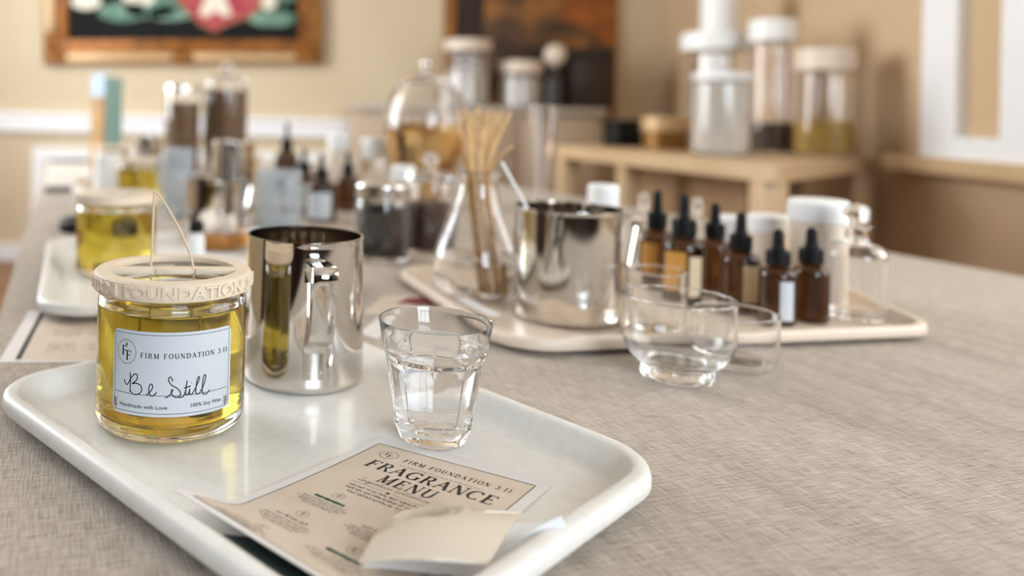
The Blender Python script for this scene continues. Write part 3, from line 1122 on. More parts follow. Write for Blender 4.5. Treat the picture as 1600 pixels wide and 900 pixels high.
def sheet(name, fn, w, l, m, nu, nv, thick=.00035):
    bm = bmesh.new()
    top = [[bm.verts.new(fn(w * i / nu, l * j / nv, 0.0)) for j in range(nv + 1)] for i in range(nu + 1)]
    bot = [[bm.verts.new(fn(w * i / nu, l * j / nv, -thick)) for j in range(nv + 1)] for i in range(nu + 1)]
    for i in range(nu):
        for j in range(nv):
            bm.faces.new((top[i][j], top[i + 1][j], top[i + 1][j + 1], top[i][j + 1]))
            bm.faces.new((bot[i][j], bot[i][j + 1], bot[i + 1][j + 1], bot[i + 1][j]))
    for i in range(nu):
        bm.faces.new((top[i][0], bot[i][0], bot[i + 1][0], top[i + 1][0]))
        bm.faces.new((top[i][nv], top[i + 1][nv], bot[i + 1][nv], bot[i][nv]))
    for j in range(nv):
        bm.faces.new((top[0][j], top[0][j + 1], bot[0][j + 1], bot[0][j]))
        bm.faces.new((top[nu][j], bot[nu][j], bot[nu][j + 1], top[nu][j + 1]))
    return link_bm(name, bm, m, angle=50)


def uv_of(px, py):
    q = P(px, py, ZF + .001)
    r = Vector((q.x, q.y)) - MTL
    det = MW.x * ML.y - MW.y * ML.x
    return (r.x * ML.y - r.y * ML.x) / det, (MW.x * r.y - MW.y * r.x) / det


def menu():
    o = sheet('menu_card', menu_pt, M_WID, M_LEN, M_PAPER, 20, 44)
    o.location = (0, 0, TZ)
    tag(o, 'fragrance menu card with large serif heading, curling up the front tray wall', 'menu', 'printed menus')
    bl, bt = .0060, .0105
    def cell(u0, v0, u1, v1, n=20):
        out = []
        for i in range(n):
            for j in range(n):
                a, c = u0 + (u1 - u0) * i / n, u0 + (u1 - u0) * (i + 1) / n
                d, e = v0 + (v1 - v0) * j / n, v0 + (v1 - v0) * (j + 1) / n
                out.append([(a, -d), (c, -d), (c, -e), (a, -e)])
        return out
    lay('printed_ground', cell(bl, bt, M_WID - bl, M_LEN - bl, 30), lambda x, y, up=0: menu_pt(x, -y, .0001), M_PAPER_BEIGE, o)
    lay('border_line', rect_line(bl, -bt, M_WID - bl, -(M_LEN - bl), .00045, 40), lambda x, y, up=0: menu_pt(x, -y, .00022), M_INK, o)
    S = lambda x, y, up=0.0: menu_pt(x, -y, .00022)
    c = (.0200, -.0224)
    lay('monogram', ring_line(c[0], c[1], .0052, .0052, .0003) + serif_polys('F', c[0] - .0026, c[1] - .0010, c[0] + .0003, .0036) + serif_polys('F', c[0] - .0002, c[1] - .0030, c[0] + .0027, .0036), S, M_INK, o)
    lay('lettering', serif_polys('FIRM FOUNDATION 3:11', .0305, -.0257, .0925, .0042, .24), S, M_INK, o)
    rnd = random.Random(4)
    lay('small_print', scribble(.0325, .080, -.0312, .0014, rnd, .00024), S, M_INK_GREY, o)
    lay('lettering', serif_polys('FRAGRANCE', .0170, -.0428, .0912, .0098, .10, .06), S, M_INK_BLACK, o)
    lay('lettering', serif_polys('MENU', .0335, -.0557, .0655, .0096, .14, .06), S, M_INK_BLACK, o)
    # cursive line, rules and dot
    cur = {'S': [(1.2, 1.9), (.7, 2.3), (.3, 1.9), (.5, 1.4), (.9, .9), (.8, .2), (.2, 0), (-.2, .3), (.5, .1), (1.2, .2)], 'i': [(0, 0), (.3, .9), (.4, .2), (.6, 0), (.8, .3)],
           'g': [(.6, .9), (.2, .8), (.15, .2), (.5, .1), (.75, .9), (.65, -.9), (.2, -1.2), (.2, -.6), (1, .3)], 'n': [(0, .1), (.2, .9), (.3, .1), (.6, .9), (.8, .2), (1, .1)],
           'a': [(.6, .95), (.2, .8), (.15, .1), (.5, .2), (.7, .9), (.75, .15), (1, .2)], 't': [(0, .2), (.4, 1.8), (.35, .2), (.7, .1)], 'u': [(0, .8), (.15, .1), (.5, .2), (.65, .9), (.75, .1), (1, .2)],
           'r': [(0, .1), (.25, 1), (.5, .8), (.5, .2), (.8, .1)], 'e': [(0, .2), (.5, .6), (.4, 1), (.1, .6), (.3, .05), (.7, .2)], 'C': [(1.2, 1.8), (.8, 2.1), (.2, 1.2), (.4, .1), (1.1, .2)],
           'o': [(.3, .9), (0, .4), (.3, 0), (.6, .4), (.4, .9), (.8, .7)], 'l': [(0, .2), (.5, 1.9), (.3, 1.9), (.3, .1), (.7, .2)], 'c': [(.6, .8), (.2, .9), (.1, .2), (.4, 0), (.7, .2)]}
    sc, k = [], .00175
    for word, x in (('Signature', .0262), ('Collection', .0478)):
        pts = []
        for ch in word:
            pts += [(x + px * k * 1.25, -.0602 + py * k + px * k * .1, .00026) for px, py in cur[ch]]
            x += (max(p[0] for p in cur[ch]) + .12) * k * 1.25
        sc += ribbon(catmull(pts, 4))
    sc += ribbon(sub_line([(.0238, -.0626, .0002), (.0435, -.0634, .0002)], 8)) + ribbon(sub_line([(.0495, -.0637, .0002), (.080, -.0637, .0002)], 8))
    lay('script_line', sc, S, M_INK_GREY, o)
    lay('dot', blob(.0466, -.0637, .0011, .0011), S, M_INK_BROWN, o)
    pr = []
    for k, (a, e) in enumerate(((.0262, .080), (.0262, .081), (.0300, .078))):
        pr += scribble(a, e, -.0676 - k * .0036, .0018, rnd, .00048)
    lay('small_print', pr, S, M_INK, o)
    # scent entries in two columns: small mark, heading, a few lines
    sm, gr, oc, gy = [], [], [], []
    for r in range(4):
        for col in (0, 1):
            x = .0300 + col * .036
            y = -.0829 - r * .0262 - col * .0085
            if y < -.141:
                continue
            sm += ring_line(x + .001, y + .0005, .0030, .0030, .0002, 18)
            sm += ribbon([(x + .001, y - .0012, .0004), (x + .001, y + .0024, .0004)]) + ribbon([(x - .0001, y + .0010, .0004), (x + .0021, y + .0010, .0004)])
            h = (gr, oc, gy)[(r + 2 * col) % 3]
            h += scribble(x - .0085, x + .0095, y - .0070, .0022, rnd, .0006)
            if h is gr:
                h += [[(x - .0085, y - .0068), (x + .0095, y - .0068), (x + .0095, y - .0050), (x - .0085, y - .0050)]]
            for q, hw in ((.0098, .013), (.0120, .015), (.0140, .012), (.0158, .009)):
                gy += scribble(x - hw, x + hw, y - q, .0013, rnd, .00032)
    lay('small_print', sm, S, M_INK, o)
    lay('small_print', gr, S, M_INK_GREEN, o)
    lay('small_print', oc, S, M_INK_OCHRE, o)
    lay('small_print', gy, S, M_INK_GREY, o)


menu()


def card(name, pts, z, m, label, cat, group=None, thick=.0004):
    bm = bmesh.new()
    a = [bm.verts.new((p.x, p.y, z)) for p in pts]
    b = [bm.verts.new((p.x, p.y, z + thick)) for p in pts]
    n = len(pts)
    bm.faces.new(list(reversed(a))); bm.faces.new(b)
    for i in range(n):
        bm.faces.new((a[i], a[(i + 1) % n], b[(i + 1) % n], b[i]))
    o = link_bm(name, bm, m, smooth=False)
    o.location = (0, 0, TZ)
    return tag(o, label, cat, group)


# thin dark green sheet under the menu's foot
def green_sheet():
    q = [(.0145, .104, .0142), (.0145, .044, .0142), (.036, .044, .0052), (.036, .104, .0052)]
    v = []
    for dz in (0.0, .0004):
        for sa, ta, z in q:
            p = TA + NAD * sa + DAD * ta
            v.append((p.x, p.y, z + dz))
    o = link_mesh('green_sheet', v, [(3, 2, 1, 0), (4, 5, 6, 7), (0, 1, 5, 4), (1, 2, 6, 5), (2, 3, 7, 6), (3, 0, 4, 7)], M_GREENSHEET, smooth=False)
    o.location = (0, 0, TZ)
    tag(o, 'dark green sheet peeping out under the foot of the fragrance menu', 'card')


green_sheet()


# ------------------------------------------------------------------ folded wrapper lying on the menu
def wrapper():
    t = thing('folded_wrapper', 'folded glossy cream wrapper lying on the fragrance menu', 'wrapper', (0, 0, 0))
    def bez(g, u, v):
        def B(i, x):
            return (1, 3, 3, 1)[i] * x ** i * (1 - x) ** (3 - i)
        p = Vector((0, 0, 0))
        for i in range(4):
            for j in range(4):
                p += Vector(g[i][j]) * (B(i, u) * B(j, v))
        return p
    def patch(name, g, m, thick=.0004, nu=36, nv=30, dent=None):
        bm = bmesh.new()
        G = [[bez(g, i / nu, j / nv) for j in range(nv + 1)] for i in range(nu + 1)]
        if dent:
            for i in range(nu + 1):
                for j in range(nv + 1):
                    a, c = (i / nu - dent[0]) / dent[2], (j / nv - dent[1]) / dent[3]
                    G[i][j] = G[i][j] - Vector((0, 0, dent[4])) * max(0.0, 1 - a * a - c * c) ** 0.7
        top = [[bm.verts.new(p) for p in r] for r in G]
        bot = [[bm.verts.new(p - Vector((0, 0, thick))) for p in r] for r in G]
        for i in range(nu):
            for j in range(nv):
                bm.faces.new((top[i][j], top[i + 1][j], top[i + 1][j + 1], top[i][j + 1]))
                bm.faces.new((bot[i][j], bot[i][j + 1], bot[i + 1][j + 1], bot[i + 1][j]))
        for i in range(nu):
            bm.faces.new((top[i][0], bot[i][0], bot[i + 1][0], top[i + 1][0]))
            bm.faces.new((top[i][nv], top[i + 1][nv], bot[i + 1][nv], bot[i][nv]))
        for j in range(nv):
            bm.faces.new((top[0][j], top[0][j + 1], bot[0][j + 1], bot[0][j]))
            bm.faces.new((top[nu][j], bot[nu][j], bot[nu][j + 1], top[nu][j + 1]))
        return link_bm(name, bm, m, t, angle=60)
    # rows run from the near edge to the far edge, columns left to right
    near = [D(560, 879, 0.3314), D(625, 868, 0.3281), D(700, 876, 0.3271), D(763, 881, 0.3281)]
    m1 = [D(585, 836, 0.3379), D(650, 812, 0.3379), D(720, 812, 0.3379), D(785, 848, 0.3379)]
    m2 = [D(605, 800, 0.3574), D(660, 768, 0.3574), D(730, 770, 0.3552), D(800, 812, 0.3509)]
    far = [D(622, 798, 0.3736), D(680, 790, 0.3715), D(745, 795, 0.3671), D(818, 799, 0.3617)]
    patch('upper_sheet', [near, m1, m2, far], M_WAXPAPER, dent=(.66, .34, .16, .26, .0065))
    z = .0072
    def Z(u, v, zz):
        return P(u, v, zz)
    near = [Z(568, 884, .0105), Z(640, 888, z), Z(700, 898, z), Z(755, 905, .0075)]
    m1 = [Z(590, 858, z), Z(660, 862, z), Z(740, 880, z), Z(790, 862, .011)]
    m2 = [Z(620, 830, z), Z(690, 836, z), Z(760, 842, z), Z(842, 842, .015)]
    far = [Z(640, 812, z), Z(710, 815, z), Z(790, 820, z + .001), Z(882, 813, .0205)]
    patch('backing_sheet', [near, m1, m2, far], M_WHITEPAPER)
    # stiff white edge strip standing along the right side of the wrapper
    lo = [Z(758, 882, .0080), Z(800, 866, .0090), Z(848, 842, .0130), Z(886, 826, .0175)]
    hi = [Z(752, 876, .0085), Z(796, 850, .0120), Z(838, 824, .0180), Z(876, 806, .0240)]
    mid1 = [a.lerp(b, .33) for a, b in zip(lo, hi)]
    mid2 = [a.lerp(b, .67) for a, b in zip(lo, hi)]
    patch('edge_strip', [lo, mid1, mid2, hi], M_WHITEPAPER, thick=.0008)


wrapper()


# ------------------------------------------------------------------ second printed card lying on the cloth at the left
def side_card():
    q = [P(45, 487), P(-3, 567), None, None]
    a, b = Vector((q[0].x, q[0].y)), Vector((q[1].x, q[1].y))
    e = (b - a).normalized()
    f = Vector((-e.y, e.x))
    if f.x < 0:
        f = -f
    f = (f + e * 0.10).normalized()
    Lh = (b - a).length
    fn = lambda u, v, up=0.0: tuple((a + f * u + e * v).to_3d() + Vector((0, 0, .0006 + up)))
    wid = .098
    o = sheet('menu_card', lambda u, v, up: fn(u, v, up), wid, Lh, M_PAPER, 4, 4)
    o.location = (0, 0, TZ)
    tag(o, 'beige printed card lying on the cloth left of the front tray', 'menu', 'printed menus')
    S = lambda x, y, up=0.0: fn(x, y, .0001)
    S2 = lambda x, y, up=0.0: fn(x, y, .0002)
    lay('printed_ground', [[(.012, .006), (wid - .004, .006), (wid - .004, Lh - .006), (.012, Lh - .006)]], S, M_PAPER_BEIGE, o)
    lay('border_bar', [[(.012, .005), (.0165, .005), (.0165, Lh - .006), (.012, Lh - .006)]], S2, M_INK_BLACK, o)
    rnd = random.Random(9)
    pr = []
    for k in range(3):
        for col in range(2):
            for r in range(3):
                y0 = .025 + k * .042 + r * .008
                x0 = .034 + col * .034
                pr += [[(y, x) for x, y in [(a_, b_) for b_, a_ in poly]] for poly in scribble(x0, x0 + .022, y0, .0042, rnd, .0009)]
        pr += ribbon([(.062, .032 + k * .042, .0010), (.066, .032 + k * .042, .0010)])
    lay('small_print', pr, S2, M_INK_GREY, o)


side_card()


# ------------------------------------------------------------------ glass bowls on the cloth
def bowls():
    l1 = Vector((.3130, .6236, 0))
    R, Hh = .0410, .0640
    o = turned('glass_bowl', [(0, .0028), (.020, .0024), (.0235, 0), (.0262, .0004), (.0270, .002), (.0266, .006), (.0262, .0090), (.0292, .0115), (.0338, .0158), (.0376, .0210), (.0399, .0262), (R, .032), (R + .0002, Hh - .001), (R - .0005, Hh), (R - .0013, Hh - .0008),
                              (R - .0013, .032), (.0385, .0268), (.0362, .0221), (.0325, .0176), (.0278, .0143), (.020, .0128), (0, .0124)], M_GLASS_G, seg=80, angle=50)
    o.location = (l1.x, l1.y, TZ + .0003)
    tag(o, 'footed clear glass bowl on the cloth in front of the beige tray', 'bowl', 'clear glass bowls on the cloth')
    l2 = Vector((.3790, .6600, 0))
    R, Hh = .0325, .0445
    o = turned('glass_bowl', [(0, .0016), (.0215, .0012), (.0230, 0), (.0258, .0006), (.0293, .0035), (.0316, .0085), (R, .015), (R + .0002, Hh - .0008), (R - .0005, Hh), (R - .0013, Hh - .0008),
                              (R - .0013, .015), (.0303, .0092), (.0280, .0055), (.0235, .0040), (0, .0038)], M_GLASS, seg=80, angle=50)
    o.location = (l2.x, l2.y, TZ + .0003)
    tag(o, 'small shallow clear glass bowl beside the footed bowl, against the beige tray', 'bowl', 'clear glass bowls on the cloth')
    l3 = Vector((.3500, .7400, ZF))
    R, Hh = .0275, .058
    o = turned('glass_cup', [(0, .002), (.018, .0015), (.020, 0), (.0225, .001), (.0238, .004), (.0262, .03), (R, Hh - .0008), (R - .0006, Hh), (R - .0013, Hh - .0008), (.0249, .03), (.0222, .008), (.018, .006), (0, .0055)], M_GLASS, seg=64, angle=50)
    o.location = (l3.x, l3.y, TZ + ZF)
    tag(o, 'clear glass cup on the beige tray, right of the large steel pitcher', 'glass')


bowls()


# ------------------------------------------------------------------ dropper bottles
def dropper(label, loc, R, H, rz=0.0, m=M_AMBER, lab_spec=None, group='brown dropper bottles', cap_r=.0107):
    """lab_spec: (material, start angle, end angle, z0, z1) with angle 0 facing the camera"""
    t = thing('dropper_bottle', label, 'bottle', loc, facing(loc) + rz, group)
    hb = H * .60                                 # shoulder top
    nr = .0078 * R / .017
    nr = max(nr, .0072)
    pts = [(0, .001), (R - .004, .0008), (R - .003, 0)] + arc(R - .003, .003, .003, -90, 0, 4)[1:] + [(R, hb - R * .55)]
    pts += [(nr + (R - nr) * math.cos(a) ** .9, hb - R * .55 + R * .52 * math.sin(a)) for a in (.3, .6, .9, 1.2, 1.45)]
    pts += [(nr, hb + .002), (nr, hb + .006), (0, hb + .006)]
    turned('bottle', pts, m, t, seg=48, angle=50)
    ch = H * .155
    z = hb + .0015
    def ridge(a, r, zz):
        return r * (1 + .018 * math.cos(a * 30)) if z + .001 < zz < z + ch - .001 else r
    cap = turned('cap', [(nr + .0006, z), (cap_r, z), (cap_r, z + ch * .25), (cap_r, z + ch * .9), (cap_r - .0008, z + ch), (.0060, z + ch), (.0060, z + ch + .001), (0, z + ch + .001)], M_BLACK, t, seg=60, mod=ridge, angle=50)
    bz = z + ch + .0005
    bh = H - bz
    turned('rubber_bulb', [(0, bz), (.0062, bz), (.0064, bz + .002), (.0054, bz + .004), (.0049, bz + bh * .55), (.0050, bz + bh * .75), (.0044, H - .003), (.0028, H - .0006), (0, H)], M_BLACK, t, seg=32, angle=60)
    specs = lab_spec if isinstance(lab_spec, list) else ([lab_spec] if lab_spec else [])
    for lm, a0, a1, z0, z1 in specs:
        r = R + .0003
        bm = bmesh.new()
        n = 20
        cs = []
        for k in range(n + 1):
            a = a0 + (a1 - a0) * k / n
            cs.append([bm.verts.new((q * math.sin(a), -q * math.cos(a), zz)) for q, zz in ((r, z0), (r, z1), (r - .0002, z1), (r - .0002, z0))])
        for A, B in zip(cs[:-1], cs[1:]):
            for k in range(4):
                bm.faces.new((A[k], B[k], B[(k + 1) % 4], A[(k + 1) % 4]))
        bm.faces.new(cs[0]); bm.faces.new(cs[-1])
        link_bm('label', bm, lm, t, angle=40)
    return t


dropper('unlabelled brown dropper bottle at the right end of the row', (.5309, .7932, ZF), .0166, .0942)
dropper('brown dropper bottle with a narrow white label, second from the right', (.4898, .7810, ZF), .0166, .0935, lab_spec=(M_LABEL, .15, .92, .006, .044))
dropper('brown dropper bottle with a cream label, in front of the row of tall ones', (.4813, .8307, ZF), .0190, .1036, lab_spec=(M_LABEL_CREAM, .15, 1.0, .012, .050))
dropper('brown dropper bottle half hidden between two taller ones', (.4986, .9128, ZF), .0185, .1042)
dropper('tall brown dropper bottle with gold and cream labels', (.4396, .8675, ZF), .0215, .1172, lab_spec=[(M_LABEL_GOLD, -.95, .12, .014, .056), (M_LABEL_CREAM, .30, .95, .010, .052)], cap_r=.0124)
lt = dropper('tall brown dropper bottle nearest the steel pitcher', (.4393, .9301, ZF), .0200, .1160, lab_spec=(M_LABEL_GOLD, -.9, .1, .02, .055))
G2 = 'brown bottles at the back of the table'
dropper('brown dropper bottle with big white label, behind the front pitcher', (D(502, 300, 1.469).x, 1.469, 0), .0290, .126, m=M_AMBER_DARK, lab_spec=(M_LABEL, -1.0, .7, .008, .056), group=G2, cap_r=.013)
dropper('white-labelled brown dropper bottle left of the big-label one', (D(474, 300, 1.588).x, 1.588, 0), .0270, .131, m=M_AMBER_DARK, lab_spec=(M_LABEL, -1.1, .6, .012, .06), group=G2, cap_r=.013)
dropper('brown dropper bottle behind the pair with white labels', (D(543, 300, 1.642).x, 1.642, 0), .0250, .124, m=M_AMBER_DARK, group=G2, cap_r=.012)
dropper('tall dark dropper bottle beyond the pale pitcher', (D(447, 280, 1.922).x, 1.922, 0), .0280, .178, m=M_AMBER_DARK, group=G2, cap_r=.014)


# ------------------------------------------------------------------ jars and bottles with white caps
def capped_bottle(label, loc, R, H, body, capm, cap_h=.02, neck=1.0, group='white capped bottles', name='capped_bottle'):
    t = thing(name, label, 'bottle' if name == 'capped_bottle' else 'jar', loc, .3, group)
    hz = H - cap_h
    rn = R * neck
    pts = [(0, .001), (R - .004, .0006), (R - .0025, 0), (R, .003), (R, hz - (R - rn) - .004)]
    if neck < .99:
        pts += [(rn + (R - rn) * math.cos(a), hz - (R - rn) - .004 + (R - rn) * math.sin(a)) for a in (.4, .8, 1.2, 1.5)]
    pts += [(rn * .96, hz + .002), (0, hz + .002)]
    turned('bottle_body' if name == 'capped_bottle' else 'jar_body', pts, body, t, seg=48, angle=45)
    rc = rn * 1.06
    def ridge(a, r, z):
        return r * (1 + .012 * math.cos(a * 36)) if hz + .002 < z < H - .004 else r
    turned('cap', [(rn * .9, hz), (rc, hz), (rc, hz + .003), (rc, H - .0035), (rc - .002, H - .0005), (rc - .004, H), (0, H)], capm, t, seg=72, mod=ridge, angle=50)
    return t


capped_bottle('large cream jar with a broad white lid, right of the dropper bottles', (.5918, .8740, ZF), .0275, .1150, M_CREAMJAR, M_WHITECAP, .024, name='capped_jar')
capped_bottle('short white-lidded cream jar behind the two rightmost dropper bottles', (.5751, .9355, ZF), .0215, .0900, M_CREAMJAR, M_WHITECAP, .020, name='capped_jar')
capped_bottle('low white jar behind the cream-labelled dropper bottle', (.5589, .9809, ZF), .0190, .0820, M_WHITECAP, M_WHITECAP, .018, name='capped_jar')
capped_bottle('white capped bottle behind the steel pitcher on the beige tray', (.3931, .9755, ZF), .0190, .1180, M_GLASS, M_WHITECAP, .028, .9)
capped_bottle('tall white capped bottle on the far table, left of the wide cap', (D(528, 250, 1.944).x, 1.944, 0), .0270, .1480, M_CREAMJAR, M_WHITECAP, .032, .9)
capped_bottle('bottle with a wide bright white cap on the far table', (D(585, 250, 1.922).x, 1.922, 0), .0330, .1440, M_GLASS, M_WHITECAP, .046, .95)
capped_bottle('small cream bottle with white cap behind the coffee jars', (D(630, 300, 1.426).x, 1.426, 0), .0210, .1110, M_CREAMJAR, M_WHITECAP, .028, .95)
capped_bottle('small white bottle with a black cap beside the second golden jar', (-.1181, 1.0445, ZF), .0115, .0520, M_WHITECAP, M_BLACK, .016, .8)
capped_bottle('white jar at the far left beside the third golden jar', (D(170, 250, 1.944).x, 1.944, 0), .0330, .0900, M_WHITECAP, M_WHITECAP, .02, name='capped_jar')


# small clear bottles with glass stoppers
def stopper_bottle(label, loc, R, H, group='clear stoppered bottles'):
    t = thing('stoppered_bottle', label, 'bottle', loc, 0, group)
    hs = H * .66
    rn = R * .36
    o = [(0, .002), (R * .7, .0015), (R * .86, 0), (R * .97, .0015), (R, .006), (R, hs - R * .5)]
    o += [(rn + (R - rn) * math.cos(a), hs - R * .5 + R * .5 * math.sin(a)) for a in (.3, .6, .9, 1.2, 1.45)]
    o += [(rn, hs + .004), (rn, H * .78), (rn * 1.35, H * .79), (rn * 1.35, H * .805), (rn * .75, H * .805)]
    th = .0018
    i = [(rn * .75, hs + .002)] + [(rn * .75 + (R - th - rn * .75) * math.cos(a), hs - R * .5 - .001 + (R * .5) * math.sin(a)) for a in (1.2, .9, .6, .3)] + [(R - th, hs - R * .5), (R - th, .008), (R * .8, .0055), (0, .005)]
    turned('bottle', o + i, M_GLASS, t, seg=56, angle=45)
    turned('stopper', [(0, H * .78), (rn * .6, H * .78), (rn * .7, H * .815), (rn * 1.0, H * .83), (rn * 1.15, H * .88), (rn * 1.2, H * .93), (rn * .9, H * .98), (0, H)], M_GLASS, t, seg=32, angle=60)
    return t


stopper_bottle('clear stoppered glass bottle at the right end of the beige tray', (.5865, .8080, ZF), .0275, .118)
stopper_bottle('small clear stoppered bottle behind the leftmost tall dropper bottle', (.4675, 1.0294, ZF), .0150, .104)
stopper_bottle('small clear stoppered bottle behind the middle dropper bottles', (.5326, 1.0186, ZF), .0150, .100)


# ------------------------------------------------------------------ reed flask
def flask():
    loc = Vector((.2141, .8783, ZF))
    t = thing('glass_flask', 'pear-shaped clear glass flask holding reeds, on the beige tray', 'flask', loc)
    R = .0495
    o = [(0, .003), (.028, .002), (.032, 0), (.038, .002), (.0455, .010), (.0485, .020), (R, .031), (.0485, .043), (.0445, .057), (.0375, .073), (.0310, .088), (.0258, .102), (.0222, .114), (.0205, .123), (.0205, .130), (.0235, .134), (.0240, .1362), (.0226, .1372)]
    i = [(.0192, .132), (.0189, .123), (.0206, .114), (.0242, .102), (.0294, .088), (.0358, .073), (.0428, .057), (.0468, .043), (.0477, .031), (.0468, .021), (.0435, .012), (.034, .006), (0, .0058)]
    turned('glass_body', o + i, M_GLASS, t, seg=72, angle=60)
    turned('water', [(0, .0057), (.034, .0059), (.0436, .0119), (.0469, .0209), (.0478, .031), (.0470, .0425), (.0465, .0428), (0, .0425)], M_WATER, t, seg=64, angle=60)
    # reeds: each its own thing standing in the flask
    rnd = random.Random(3)
    tops = [(716, 174), (727, 170), (737, 174), (747, 168), (757, 173), (766, 170), (776, 176), (786, 172), (797, 176), (731, 184), (801, 228)]
    names = ['leftmost reed in the flask', 'second reed from the left in the flask', 'third reed from the left in the flask', 'fourth reed from the left in the flask', 'middle reed in the flask', 'reed right of the middle one in the flask',
             'third reed from the right in the flask', 'second long reed from the right in the flask', 'rightmost long reed in the flask', 'slightly short reed near the left in the flask', 'short reed leaning right in the flask']
    for k, ((u, v), nm) in enumerate(zip(tops, names)):
        dd = .878 + .016 * (1, -1, .1)[k % 3]
        top = D(u, v, dd)
        s = (u - 757) / 46.0
        foot = loc + Vector((.016 + .010 * s, .013 * (1, -1, .1)[k % 3], .0085))
        # pass through the neck
        nk = loc + Vector((.0118 * s, .0085 * (1, -1, .1)[k % 3] * (1 - .35 * abs(s)), .130))
        bm = bmesh.new()
        mid = nk
        tube(bm, catmull([tuple(foot), tuple(mid), tuple(top)], 8), .0021 if k < 9 else .0017, 8)
        ob = link_bm('diffuser_reed', bm, M_REED, angle=60)
        ob.location = (0, 0, TZ)
        tag(ob, 'tan rattan stick, the ' + nm, 'reed', 'reeds in the flask')
    # glass pipette leaning out to the right
    bm = bmesh.new()
    tube(bm, [tuple(loc + Vector((-.018, -.012, .0085))), tuple(loc + Vector((-.0025, -.006, .1325))), tuple(loc + Vector((.001, -.004, .155)))], .0013, 8)
    return t


flask()
bm = bmesh.new()
tube(bm, [(.2122, .777, .158), (.236, .782, .1195), (.300, .795, .0125)], .0016, 10)
o = link_bm('stir_stick', bm, M_WHITECAP, angle=60)
o.location = (0, 0, TZ)
tag(o, 'thin white stirring stick leaning out of the pitcher towards the reeds', 'stick')


# ------------------------------------------------------------------ coffee jars and other filled jars
def filled_jar(label, loc, R, H, fill, fill_h, lidm=None, lid_h=.018, group='glass jars on the long table', knob=False, th=.0025, name='glass_jar', lid_r=None):
    t = thing(name, label, 'jar', loc, .2, group)
    hz = H - lid_h if lidm else H
    o = [(0, .002), (R * .8, .0015), (R * .92, 0), (R * .985, .0015), (R, .007), (R, hz - .012), (R * .97, hz - .006), (R * .93, hz - .002), (R * .93, hz)]
    i = [(R * .93 - th, hz), (R * .93 - th, hz - .002), (R - th, hz - .012), (R - th, .009), (R * .9 - th, .006), (0, .006)]
    turned('glass_body', o + i, M_GLASS, t, seg=64, angle=45)
    if fill:
        f = R - th - .0004
        turned('contents', [(0, .0063), (f * .9, .0063), (f, .010), (f, fill_h - .004), (f * .9, fill_h + .001), (f * .5, fill_h - .002), (0, fill_h + .002)], fill, t, seg=48, angle=60)
    if lidm:
        r = lid_r or R * 1.0
        pr = [(R * .5, hz + .0005), (r, hz + .0005), (r, hz + lid_h * .85), (r - .003, hz + lid_h), (0, hz + lid_h)] if not knob else [(R * .5, hz + .0005), (r, hz + .0005), (r, hz + .004), (r * .8, hz + .012), (r * .3, hz + .018), (r * .16, hz + .022)] + arc(0, hz + .022 + r * .3, r * .3, -60, 90, 8)
        turned('lid', [(0, hz + .0005)] + pr, lidm, t, seg=48, angle=50)
    return t


filled_jar('glass jar of roasted coffee beans with bright metal lid, behind the front pitcher', (.1350, 1.0995, 0), .0380, .1080, M_BEANS, .074, M_STEEL_SAT, .022)
filled_jar('glass jar of brown beans left of the reed flask', (.2116, 1.1609, 0), .0365, .1240, M_COCOA, .074, M_GLASS, .018, knob=True)
t = filled_jar('tall glass apothecary jar of brown botanicals, left of the one with a knob', (D(284, 230, 2.484).x, 2.484, 0), .0550, .280, M_BROWNSEED, .225, M_STEEL_SAT, .02)
filled_jar('tall glass apothecary jar of brown botanicals topped by a round knob', (D(351, 230, 2.549).x, 2.549, 0), .0720, .318, M_BROWNSEED, .270, M_GLASS, .02, knob=True)


def dispenser():
    loc = Vector((D(663, 250, 1.793).x, 1.793, 0))
    t = thing('drink_dispenser', 'big rounded glass urn with amber liquid and a metal finial', 'urn', loc, 0)
    R = .0915
    def pr(s):
        return [(.050 + s, .012), (.055 + s, .02), (.060 + s, .04), (.074 + s, .075), (.086 + s, .115), (R + s, .165), (.0895 + s, .205), (.081 + s, .238), (.069 + s, .262), (.062 + s, .272)]
    o = [(0, .004), (.056, .003), (.060, 0), (.062, .003), (.058, .008)] + pr(0)
    i = list(reversed(pr(-.003))) + [(0, .018)]
    turned('glass_body', o + [(.0625, .274), (.060, .275)] + i, M_GLASS, t, seg=72, angle=50)
    turned('liquid', [(0, .0179), (.0475, .0179)] + [(r + .0001, z) for r, z in pr(-.003)[1:6]] + [(.0875, .185), (.0865, .1855), (0, .185)], M_AMBERLIQ, t, seg=64, angle=60)
    lidp = turned('lid', [(0, .2755), (.064, .2755), (.065, .278), (.060, .285), (.035, .296), (.012, .301), (0, .302)], M_GLASS, t, seg=56, angle=50)
    turned('finial', [(0, .302), (.008, .302), (.006, .306), (.006, .309)] + arc(0, .3195, .0125, -60, 90, 8), M_STEEL, lidp, seg=32, angle=60)


dispenser()

# tall flute glass behind the pitcher
fl = Vector((D(846, 250, 1.318).x, 1.318, 0))
o = turned('flute_glass', [(0, .003), (.030, .002), (.032, 0), (.033, .002), (.018, .006), (.006, .012), (.0055, .03), (.008, .045), (.012, .07), (.0165, .12), (.0205, .175), (.0232, .223), (.0228, .2238), (.0218, .223), (.0190, .175), (.015, .12), (.0105, .072), (.005, .055), (0, .052)], M_GLASS, seg=56, angle=60)
o.location = (fl.x, fl.y, TZ + .0002)
tag(o, 'tall slender flute glass behind the steel pitcher on the beige tray', 'glass')


